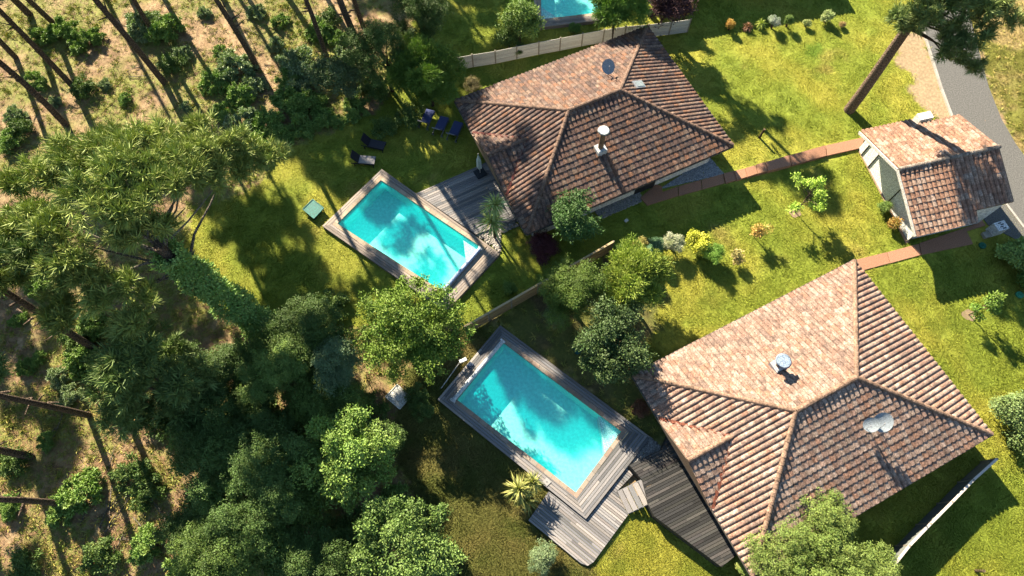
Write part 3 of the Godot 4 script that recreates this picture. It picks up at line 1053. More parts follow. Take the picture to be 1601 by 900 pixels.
func grass() -> void:
	var skip := no_grass()
	var xf := []
	var cols := []
	var hx := []
	var hc := []
	for i in 90000:
		var px := rnd(-60, 1660)
		var py := rnd(-60, 930)
		var g := G(px, py)
		var k := zone_at(g.x, g.z)
		if k == 4: continue
		var q := Vector2(g.x, g.z)
		var bad := false
		for s in skip:
			if Geometry2D.is_point_in_polygon(q, s): bad = true; break
		if bad: continue
		if k == 5 and rng.randf() < 0.7: continue
		if k == 0 or k == 5:
			if rng.randf() > 0.3 + 0.7 * smoothstep(0.1, 0.5, noise_a.get_noise_2d(g.x, g.z)): continue
			hx.append(Transform3D(facing(Vector3(rnd(-0.3, 0.3), 1, rnd(-0.3, 0.3)), rnd(0, TAU), rnd(0.4, 1.3)), Vector3(g.x, -0.02, g.z)))
			hc.append(Color(0.12, 0.18, 0.03).lerp(Color(0.32, 0.28, 0.07), rng.randf()))
		elif k == 3 and rng.randf() < 0.4:
			hx.append(Transform3D(facing(Vector3(rnd(-0.3, 0.3), 1, rnd(-0.3, 0.3)), rnd(0, TAU), rnd(0.4, 0.9)), Vector3(g.x, -0.02, g.z)))
			hc.append(Color(0.2, 0.22, 0.04).lerp(Color(0.42, 0.32, 0.12), rng.randf()))
		else:
			xf.append(Transform3D(facing(Vector3(0, 1, 0), rnd(0, TAU), rnd(0.7, 1.3) * (1.2 if k == 2 else 1.0)), Vector3(g.x, -0.012, g.z)))
			cols.append(ground_colour(k, g.x, g.z) * rnd(0.93, 1.1))
	var lx := []
	var lc := []
	for i in 26000:
		var g := G(rnd(-40, 760), rnd(-40, 930))
		if zone_at(g.x, g.z) != 0: continue
		lx.append(Transform3D(Basis(Vector3.UP, rnd(0, TAU)).scaled(Vector3(1, 0.3, 1) * rnd(0.5, 1.3)), Vector3(g.x, 0.03, g.z)))
		lc.append(Color(0.34, 0.2, 0.11).lerp(Color(0.14, 0.085, 0.05), rng.randf()))
	tag(multi(self, "pine_litter", clump.litter, lx, lc), "fallen needles and twigs strewn over the wood floor", "litter", "", "stuff")
	tag(multi(self, "grass", clump.tuft, xf, cols), "short mown grass of the lawns", "grass", "", "stuff")
	tag(multi(self, "undergrowth", clump.herb, hx, hc), "wild grass and herbs on the wood floor and meadow", "herbs", "", "stuff")
# ---------- the scene ----------
func _ready() -> void:
	rng.seed = 20240611
	# camera: pitched 67.46 degrees down, rolled 2.75 degrees
	var pit := deg_to_rad(67.4645)
	var rol := deg_to_rad(-2.7495)
	ax_f = Vector3(0, -sin(pit), -cos(pit))
	var up0 := Vector3(0, cos(pit), -sin(pit))
	ax_r = Vector3(1, 0, 0) * cos(rol) + up0 * sin(rol)
	ax_u = up0 * cos(rol) - Vector3(1, 0, 0) * sin(rol)
	var cam := Camera3D.new()
	cam.name = "camera"
	cam.transform = Transform3D(Basis(ax_r, ax_u, -ax_f), Vector3(0, HIGH, 0))
	cam.fov = rad_to_deg(2.0 * atan(450.0 / FOCAL))
	cam.near = 0.5
	cam.far = 3000.0
	add_child(cam)
	cam.current = true
	# sky, sun, exposure
	var env := Environment.new()
	env.background_mode = Environment.BG_SKY
	var sky := Sky.new()
	var sm := ProceduralSkyMaterial.new()
	sm.sky_top_color = Color(0.42, 0.56, 0.72)
	sm.sky_horizon_color = Color(0.8, 0.84, 0.84)
	sm.ground_bottom_color = Color(0.2, 0.2, 0.15)
	sm.ground_horizon_color = Color(0.5, 0.55, 0.55)
	sm.sky_energy_multiplier = 0.6
	sky.sky_material = sm
	env.sky = sky
	env.tonemap_mode = Environment.TONE_MAPPER_LINEAR
	env.tonemap_exposure = 5.7
	env.sdfgi_enabled = true
	env.ssao_enabled = true
	env.ssil_enabled = true
	var we := WorldEnvironment.new()
	we.name = "world_environment"
	we.environment = env
	add_child(we)
	var sun := DirectionalLight3D.new()
	sun.name = "sun"
	var el := deg_to_rad(32.0)
	var sd := Vector3(0.485 * cos(el), -sin(el), 0.875 * cos(el))
	sun.transform = Transform3D(Basis.looking_at(sd, Vector3.UP), Vector3(0, 60, 0))
	sun.light_energy = 1.6
	sun.light_color = Color(1.0, 0.94, 0.84)
	sun.light_angular_distance = 0.5
	sun.shadow_enabled = true
	add_child(sun)

	noise_a.seed = 4; noise_a.frequency = 0.16; noise_a.fractal_octaves = 4
	noise_b.seed = 9; noise_b.frequency = 0.4; noise_b.fractal_octaves = 4
	noise_c.seed = 15; noise_c.frequency = 1.1; noise_c.fractal_octaves = 3
	make_materials()
	make_clumps()

	# --- large structure ---
	build_ground()
	sheet("road", [1405, -90, 1425, -20, 1443, 51, 1471, 140, 1488, 185, 1530, 260, 1573, 322, 1640, 410, 1720, 380, 1615, 262, 1588, 225, 1565, 185, 1546, 137, 1533, 90, 1520, 40, 1505, -20, 1480, -90], 0.03, "asphalt", Color.WHITE, 0.08)
	kerb([1405, -90, 1425, -20, 1443, 51, 1471, 140, 1488, 185, 1530, 260, 1573, 322, 1640, 410])
	build_paths()
	var tones_one := [Color(0.291, 0.174, 0.130), Color(0.326, 0.207, 0.155), Color(0.229, 0.149, 0.123), Color(0.360, 0.214, 0.150), Color(0.374, 0.259, 0.195), Color(0.194, 0.136, 0.117), Color(0.389, 0.201, 0.123), Color(0.319, 0.226, 0.182)]
	var tones_two := [Color(0.511, 0.337, 0.256), Color(0.582, 0.403, 0.315), Color(0.477, 0.304, 0.232), Color(0.635, 0.468, 0.380), Color(0.547, 0.320, 0.224), Color(0.405, 0.280, 0.224), Color(0.608, 0.454, 0.363), Color(0.529, 0.386, 0.305)]
	var tones_gate := [Color(0.567, 0.360, 0.258), Color(0.630, 0.434, 0.325), Color(0.536, 0.301, 0.200), Color(0.662, 0.493, 0.392), Color(0.598, 0.375, 0.266), Color(0.488, 0.286, 0.200)]
	var p1 := {"called": "a", "tones": tones_one, "dark": [2, 5, 0], "salt": 3.0, "cap": Color(0.314, 0.204, 0.150), "valley": Color(0.17, 0.05, 0.04)}
	var p2 := {"called": "b", "tones": tones_two, "dark": [2, 5, 7], "salt": 40.0, "cap": Color(0.434, 0.283, 0.199), "valley": Color(0.3, 0.1, 0.06)}
	var p3 := {"called": "c", "tones": tones_gate, "dark": [2, 5], "salt": 80.0, "cap": Color(0.434, 0.361, 0.301), "valley": Color(0.3, 0.1, 0.06)}
	var v1 := villa("villa with weathered brown hip roof, tall flue with white disc and timber terrace", Vector3(5.665, 0, -25.75), deg_to_rad(22.5), 7.26, 5.47, 2.3, 2.22, p1, [0.0, 2.6], 300, [1.6])
	var v2 := villa("villa with salmon pink hip roof, short flue and twin dishes, beside the lower pool", Vector3(15.6, 0, -6.82), deg_to_rad(24.3), 7.51, 5.63, 2.3, 2.27, p2, [-0.4, 2.55], 300, [-1.0])
	villa("villa beyond the young shrub row, seen only by its white wall", Vector3(16.84, 0, -43.99), deg_to_rad(9.0), 7.0, 5.5, 2.3, 2.2, p2, [], 0, [])
	gatehouse(p3)
	flue(v1, on_roof(v1, 7.26, 5.47, 2.3, 2.22, 938, 236), 2.0, 0.36, Color(0.2, 0.13, 0.08), Color(0.5, 0.54, 0.55))
	flue(v2, on_roof(v2, 7.51, 5.63, 2.3, 2.27, 1213, 573), 1.0, 0.42, Color(0.25, 0.17, 0.11), Color(0.24, 0.31, 0.4))
	skylight(v1, on_roof(v1, 7.26, 5.47, 2.3, 2.22, 998, 134))
	dish("grey satellite dish standing on the brown roof near its skylight", on_roof(v1, 7.26, 5.47, 2.3, 2.22, 948, 117), 0.75, 0.42, Vector3(0.1, 0.75, 0.6))
	dish("larger dish of the pair on the salmon pink roof", on_roof(v2, 7.51, 5.63, 2.3, 2.27, 1368, 663), 0.7, 0.46, Vector3(-0.25, 0.85, 0.35))
	dish("smaller dish of the pair on the salmon pink roof", on_roof(v2, 7.51, 5.63, 2.3, 2.27, 1354, 666), 0.55, 0.36, Vector3(-0.5, 0.75, 0.35))

	# --- pools and decks ---
	var grey := [Color(0.24, 0.23, 0.23), Color(0.3, 0.285, 0.28), Color(0.2, 0.2, 0.205), Color(0.34, 0.31, 0.29)]
	var brown := [Color(0.3, 0.25, 0.21), Color(0.36, 0.3, 0.25), Color(0.26, 0.22, 0.19), Color(0.33, 0.29, 0.26)]
	var dark := [Color(0.045, 0.044, 0.043), Color(0.06, 0.058, 0.056), Color(0.035, 0.035, 0.035), Color(0.085, 0.08, 0.075)]  # near-black plank tones for the raised terrace
	var pale := [Color(0.42, 0.34, 0.25), Color(0.48, 0.4, 0.3), Color(0.38, 0.3, 0.22)]
	var red := [Color(0.34, 0.28, 0.22), Color(0.35, 0.26, 0.2), Color(0.31, 0.27, 0.23)]
	swimming_pool("turquoise pool beside the salmon pink roofed villa", [787, 536, 971, 674, 900, 769, 715, 625], 0.3, [782, 508, 1017, 683, 916, 811, 684, 624], grey, red, "grey plank deck framing the pool by the salmon pink villa")
	swimming_pool("turquoise pool beside the brown roofed villa, partly under a leafy tree", [596, 282, 753, 387, 691, 455, 528, 350], 0.3, [597, 264, 782, 396, 697, 487, 504, 353], brown, pale, "weathered plank deck framing the pool by the brown roofed villa")
	swimming_pool("turquoise pool behind the woven white fence", [845, -70, 846, 31, 940, 20, 960, -70], 0.3, [826, -70, 840, 43, 950, 30, 975, -70], brown, pale, "plank deck framing the pool behind the white fence")
	var d1 := G2(1100, 195) - G2(805, 320)
	deck("dark timber terrace between the upper pool and the brown roofed villa", "terrace", [651, 302, 744, 261, 780, 244, 826, 345, 806, 344, 744, 366], 0.2, G2(744, 261, 0.2) - G2(651, 302, 0.2), grey)
	deck("low square timber platform at the corner of the lower pool", "timber_platform", [858, 768, 826.5, 813, 908, 880, 919, 884, 928, 878, 982, 804, 964, 768, 990, 741, 980, 732, 917, 812], 0.17, G2(916, 811) - G2(684, 624), grey, 0.12)
	deck("raised near-black timber terrace along the salmon pink roofed villa", "raised_terrace", [984, 727, 1034.5, 702, 1047, 676, 1085, 690, 1130, 770, 1172, 850, 1128, 886, 1024, 807.5, 1014, 789, 1004, 750], 0.9, G2(1034, 702) - G2(984, 727), dark, 0.13)
	stairs(dark, grey)
	pebbles("pebble_bed", "grey pebbles in the triangle beside the lower pool deck", [1016, 684, 1036, 702, 985, 727, 966, 742], 0.12, 420, 0.09, Color(0.16, 0.16, 0.16), Color(0.42, 0.41, 0.4))
	pebbles("pebble_strip", "pale pebbles round the palm at the upper pool deck", [744, 366, 806, 345, 812, 352, 783, 365, 783, 395], 0.06, 420, 0.08, Color(0.2, 0.18, 0.16), Color(0.45, 0.41, 0.37))
	pebbles("gravel_bed", "blue grey gravel along the front wall of the brown roofed villa", [1028, 298, 1108, 245, 1128, 268, 1132, 272, 1035, 294], 0.02, 2600, 0.055, Color(0.12, 0.14, 0.16), Color(0.42, 0.45, 0.48))
	pebbles("gravel_strip", "grey gravel under the eave left of the brown villa's door", [925, 325, 1000, 296, 1003, 315, 940, 342], 0.02, 1500, 0.055, Color(0.12, 0.13, 0.13), Color(0.4, 0.4, 0.38))
	pool_gear()
	# --- fences ---
	slat_fence("white woven panel fence between the brown roofed villa and the pool behind", [716, 109, 740, 104.5, 775, 99, 808, 92, 842, 85, 875, 79, 909, 72, 942, 66, 975, 61, 1010, 58, 1045, 54, 1074, 50], 1.25, Color(0.68, 0.65, 0.58), 9, "woven_fence")
	slat_fence("bare timber board fence between the two gardens", [730, 521, 765, 501, 800, 481, 840, 458, 880, 435, 920, 412, 955, 392], 1.3, Color(0.38, 0.27, 0.13), 6, "board_fence", Color(0.55, 0.42, 0.24))
	slat_fence("grey panel fence with pale cap rail on the lawn below the salmon pink roof", [1372, 888, 1400, 853, 1432, 820, 1465, 787, 1497, 754, 1533, 722], 1.3, Color(0.26, 0.28, 0.26), 6, "panel_fence", Color(0.6, 0.55, 0.5))
	furniture()
	plants()
	grass()

func kerb(px: Array) -> void:
	var pts := []
	for i in range(0, px.size(), 2): pts.append(G(px[i], px[i + 1]))
	var k := Node3D.new()
	k.name = "kerb"
	add_child(k)
	tag(k, "", "", "", "structure")
	var tone := Color(0.4, 0.38, 0.34)
	for i in pts.size() - 1:
		var d: Vector3 = pts[i + 1] - pts[i]
		var n := int(ceil(d.length() / 1.0))
		for j in n:
			var mb := MB.new()
			mb.col = tone * rnd(0.9, 1.1)
			var c: Vector3 = pts[i].lerp(pts[i + 1], (j + 0.5) / n)
			mb.box(c + Vector3(0, 0.04, 0), Vector3(d.length() / n - 0.015, 0.16, 0.14), Basis(Vector3.UP, -atan2(d.z, d.x)))
			part(k, "kerb_stone", mb.mesh(M.stone))

func build_paths() -> void:
	var clay := Color(0.36, 0.19, 0.12)
	var p := Node3D.new()
	p.name = "path"
	add_child(p)
	tag(p, "", "", "", "structure")
	for s in [[[1001, 309, 1025, 288, 1034, 290, 1036, 300, 1060, 291, 1060, 306, 1012, 321], 0.06], [[1061, 291, 1096, 281, 1097, 296, 1061, 306], 0.06], [[1097, 281, 1130, 271.5, 1133, 286, 1098, 296], 0.06], [[1131, 271, 1147, 267, 1151, 281, 1135, 286], 0.13], [[1148, 267, 1164, 263, 1168, 276, 1152, 281], 0.2], [[1165, 262.5, 1181, 258, 1184, 271, 1169, 276], 0.27], [[1182, 257, 1196, 253, 1200, 267, 1185, 271], 0.3], [[1197, 253, 1233, 242.5, 1237, 258, 1201, 267], 0.3], [[1234, 242.5, 1290, 227, 1292, 243, 1238, 258], 0.22], [[1291, 227, 1352, 214, 1346, 231, 1293, 243], 0.14]]:
		var mb := MB.new()
		mb.col = clay * rnd(0.9, 1.12)
		mb.prism(poly(s[0], s[1]), -0.1, s[1])
		part(p, "slab", mb.mesh(M.terracotta))
	for s in [[[1337, 406, 1386, 394, 1391, 411, 1346, 423], 0.05], [[1387, 394, 1436, 381, 1440, 398, 1392, 411], 0.05], [[1437, 380, 1520, 352, 1528, 334, 1541, 352, 1511, 361, 1521, 381, 1441, 398], 0.06]]:
		var mb := MB.new()
		mb.col = clay * rnd(1.0, 1.15)
		mb.prism(poly(s[0], s[1]), -0.1, s[1])
		part(p, "slab", mb.mesh(M.terracotta))
	sheet("forecourt", [1530, 332, 1575, 318, 1612, 365, 1590, 375, 1545, 352], 0.02, "asphalt", Color.WHITE, 0.06)
	# narrow earth-red strips along the gatehouse wall and the villa eave
	sheet("edging", [1342, 236, 1345, 232, 1422, 378, 1416, 380], 0.03, "terracotta", Color(0.34, 0.24, 0.17), 0.06)

func skylight(h: Node3D, at: Vector3) -> void:
	var l: Vector3 = h.transform.affine_inverse() * at
	var mb := MB.new()
	mb.col = Color(0.4, 0.4, 0.4)
	var b := Basis(Vector3.BACK, -atan(2.22 / 5.47))
	mb.box(l + Vector3(0, 0.1, 0), Vector3(0.8, 0.14, 0.6), b)
	var s := part(h.get_node("roof"), "skylight", mb.mesh(M.metal))
	var g := MB.new()
	g.col = Color(0.25, 0.3, 0.32)
	g.box(l + b * Vector3(0, 0.18, 0), Vector3(0.6, 0.02, 0.42), b)
	part(s, "pane", g.mesh(M.paint))

func stairs(dark: Array, grey: Array) -> void:
	var a := G(965, 768, 0.3)
	var b := G(982, 803, 0.3)
	var c := G(1005, 749, 0.8)
	var t := thing("timber_stairs", "short flight of dark timber steps up to the raised terrace", "stairs", Vector3.ZERO)
	var e := (b - a)
	e.y = 0
	var n := (c - a)
	n.y = 0
	n -= e.normalized() * n.dot(e.normalized())
	for i in 5:
		var mb := MB.new()
		mb.col = grey[i % 4]
		var o := (a + b) * 0.5 + n * ((i + 0.5) / 5.0)
		o.y = 0.26 + i * 0.13
		mb.box(o, Vector3(e.length() * 0.98, 0.05, n.length() / 5.0 - 0.015), Basis(Vector3.UP, -atan2(e.z, e.x)))
		part(t, "tread", mb.mesh(M.wood))
	for s in [a, b]:
		var mb := MB.new()
		mb.col = grey[2]
		var q: Vector3 = s + n * 0.5
		q.y = 0.4
		mb.box(q, Vector3(0.05, 0.16, n.length() * 1.05), Basis(Vector3.UP, -atan2(n.z, n.x) + PI / 2) * Basis(Vector3.RIGHT, -0.45))
		part(t, "stringer", mb.mesh(M.wood))

func roller(label: String, a: Vector3, b: Vector3, tube: Color, r: float) -> void:
	var t := thing("cover_roller", label, "pool cover", (a + b) * 0.5)
	var d := (b - a) * 0.5
	var mb := MB.new()
	mb.col = tube
	mb.tube(-d * 0.97, d * 0.97, r, r, 14)
	part(t, "rolled_cover", mb.mesh(M.paint))
	for s in [-1.0, 1.0]:
		var e := MB.new()
		e.col = Color(0.55, 0.57, 0.58)
		e.box(d * s + Vector3(0, -r * 0.3, 0), Vector3(0.12, r * 2.2, r * 2.4), Basis(Vector3.UP, -atan2(d.z, d.x)))
		part(t, "bracket", e.mesh(M.paint))

func pool_gear() -> void:
	roller("long white rolled pool cover at the end of the lower pool", G(786, 533, 0.45), G(708, 626, 0.45), Color(0.5, 0.54, 0.56), 0.13)
	roller("blue rolled pool cover at the end of the upper pool", G(751, 388, 0.42), G(694, 453, 0.42), Color(0.35, 0.45, 0.62), 0.12)
	var t := thing("cleaning_pole", "white pool cleaning pole with bracket beside the lower deck", "pole", G(690, 608))
	var o := t.position
	var mb := MB.new()
	mb.col = Color(0.6, 0.58, 0.52)
	mb.tube(Vector3(0, 0.15, 0), G(719, 566, 0.35) - o, 0.025, 0.025, 8)
	part(t, "pole", mb.mesh(M.paint))
	var hb := MB.new()
	hb.col = Color(0.6, 0.62, 0.62)
	hb.box(G(724, 563, 0.3) - o, Vector3(0.45, 0.12, 0.2), Basis(Vector3.UP, 0.4))
	part(t, "bracket", hb.mesh(M.paint))
	var bl := thing("pump_lid", "small dark blue lid on the lower pool deck", "lid", G(735, 571, 0.32))
	var lm := MB.new()
	lm.col = Color(0.02, 0.04, 0.09)
	lm.box(Vector3.ZERO + Vector3(0, 0.03, 0), Vector3(0.35, 0.08, 0.3), Basis(Vector3.UP, 0.9))
	lm.tube(Vector3(0, 0.06, 0), Vector3(0, 0.1, 0), 0.1, 0.09, 12)
	part(bl, "cover", lm.mesh(M.paint))
	var sk := thing("skimmer_hatch", "square skimmer hatch set in the lower pool deck", "hatch", G(855, 753, 0.31))
	var km := MB.new()
	km.col = Color(0.36, 0.35, 0.34)
	km.box(Vector3.ZERO + Vector3(0, 0.012, 0), Vector3(0.34, 0.025, 0.34), Basis(Vector3.UP, 0.7))
	part(sk, "plate", km.mesh(M.wood))
	var rm := MB.new()
	rm.col = Color(0.1, 0.1, 0.1)
	rm.tube(Vector3(0, 0.026, 0), Vector3(0, 0.032, 0), 0.04, 0.04, 10)
	part(sk, "ring", rm.mesh(M.paint))

func furniture() -> void:
	lounger("black framed lounger with grey seat on the sunlit grass", G(568, 254), -0.15, Color(0.02, 0.02, 0.025), Color(0.28, 0.27, 0.27))
	lounger("black lounger with black seat at the edge of tree shade", G(584, 229), -0.3, Color(0.015, 0.016, 0.022), Color(0.05, 0.05, 0.06))
	for q in [[667, 193], [689, 204], [711, 212]]:
		lounger("navy blue lounger in deep shade beside the brown roofed villa", G(q[0], q[1]), 1.2, Color(0.14, 0.14, 0.15), Color(0.06, 0.08, 0.2))
	tray("green_table", "square green topped low table standing on the lawn by the upper pool", "table", [489, 311, 507, 325, 491, 342, 473, 327], 0.35, Color(0.012, 0.13, 0.11))
	tray("white_platform", "square pale flat board lying on short legs near the lower pool", "platform", [621, 600, 643, 620, 625, 640, 602, 620], 0.16, Color(0.56, 0.57, 0.53))
	# closed parasol
	var pa := thing("closed_parasol", "folded white parasol on a dark stand at the terrace", "parasol", G(751, 271, 0.2))
	var b := MB.new()
	b.col = Color(0.03, 0.035, 0.04)
	b.box(Vector3(0, 0.05, 0), Vector3(0.7, 0.1, 0.7), Basis(Vector3.UP, 0.5))
	part(pa, "stand", b.mesh(M.paint))
	var q := MB.new()
	q.col = Color(0.5, 0.5, 0.48)
	q.tube(Vector3(0, 0.1, 0), Vector3(0, 2.3, 0), 0.025, 0.025, 8)
	part(pa, "pole", q.mesh(M.paint))
	var cl := MB.new()
	cl.col = Color(0.6, 0.68, 0.64)
	for i in 10:
		var t0 := TAU * i / 10
		var t1 := TAU * (i + 1) / 10
		var r0 := 0.2 if i % 2 else 0.13
		var r1 := 0.13 if i % 2 else 0.2
		var lo0 := Vector3(cos(t0) * r0, 0.75, sin(t0) * r0)
		var lo1 := Vector3(cos(t1) * r1, 0.75, sin(t1) * r1)
		cl.quad(lo1, lo0, lo0 * Vector3(0.8, 1, 0.8) + Vector3(0, 0.9, 0), lo1 * Vector3(0.8, 1, 0.8) + Vector3(0, 0.9, 0))
		cl.tri(lo1 * Vector3(0.8, 1, 0.8) + Vector3(0, 0.9, 0), lo0 * Vector3(0.8, 1, 0.8) + Vector3(0, 0.9, 0), Vector3(0, 2.2, 0))
	part(pa, "canopy", cl.mesh(M.fabric))
	# box with slots behind the gatehouse
	var ac := thing("equipment_box", "white outdoor equipment box with dark slots behind the gatehouse", "box", G(1552, 362), 0.25)
	var am := MB.new()
	am.col = Color(0.66, 0.68, 0.68)
	am.box(Vector3(0, 0.4, 0), Vector3(0.75, 0.8, 0.6))
	part(ac, "housing", am.mesh(M.paint))
	for i in 4:
		var s := MB.new()
		s.col = Color(0.03, 0.03, 0.03)
		s.box(Vector3(-0.02 + 0.12 * (i % 2), 0.805, -0.2 + 0.13 * i), Vector3(0.22, 0.03, 0.06))
		part(ac, "slot", s.mesh(M.paint))
	var st := MB.new()
	st.col = Color(0.4, 0.37, 0.3)
	st.box(Vector3(-0.62, 0.1, 0.1), Vector3(0.45, 0.2, 0.4))
	part(ac, "plinth", st.mesh(M.stone))
	for q2 in [[1535, 384, "round dark green manhole lid in the gatehouse shade", Color(0.01, 0.12, 0.07)], [1593, 461, "small bright green box lid on the lawn edge", Color(0.05, 0.28, 0.16)], [903, 548, "small teal lid in the planting bed by the lower pool", Color(0.01, 0.1, 0.1)]]:
		var l := thing("ground_lid", q2[2], "lid", G(q2[0], q2[1]))
		var m := MB.new()
		m.col = q2[3]
		m.tube(Vector3(0, -0.02, 0), Vector3(0, 0.08, 0), 0.24, 0.22, 10)
		part(l, "cover", m.mesh(M.paint))
		var n := MB.new()
		n.col = (q2[3] as Color) * 0.6
		n.box(Vector3(0, 0.09, 0), Vector3(0.16, 0.02, 0.04))
		part(l, "grip", n.mesh(M.paint))
	for q3 in [[1187, 215, 0.9, "lone short wooden post standing on the lawn beside the path"], [1207 + 318, 892, 0.6, "stump of a wooden post on the lawn below the panel fence"]]:
		var w := thing("garden_post", q3[3], "post", G(q3[0], q3[1]))
		var m := MB.new()
		m.col = Color(0.16, 0.11, 0.06)
		m.tube(Vector3(0, -0.1, 0), Vector3(0.03, q3[2], 0), 0.08, 0.07, 9)
		part(w, "stake", m.mesh(M.bark))
		var n := MB.new()
		n.col = Color(0.28, 0.2, 0.12)
		n.tube(Vector3(0.03, q3[2], 0), Vector3(0.03, q3[2] + 0.03, 0), 0.085, 0.08, 9)
		part(w, "head", n.mesh(M.bark))
	var tl := thing("white_tile", "small white slab lying on the shaded lawn by the brown villa", "slab", G(979, 345))
	var tm := MB.new()
	tm.col = Color(0.6, 0.6, 0.56)
	tm.box(Vector3(0, 0.03, 0), Vector3(0.25, 0.06, 0.2), Basis(Vector3.UP, 0.6))
	part(tl, "slab", tm.mesh(M.stone))
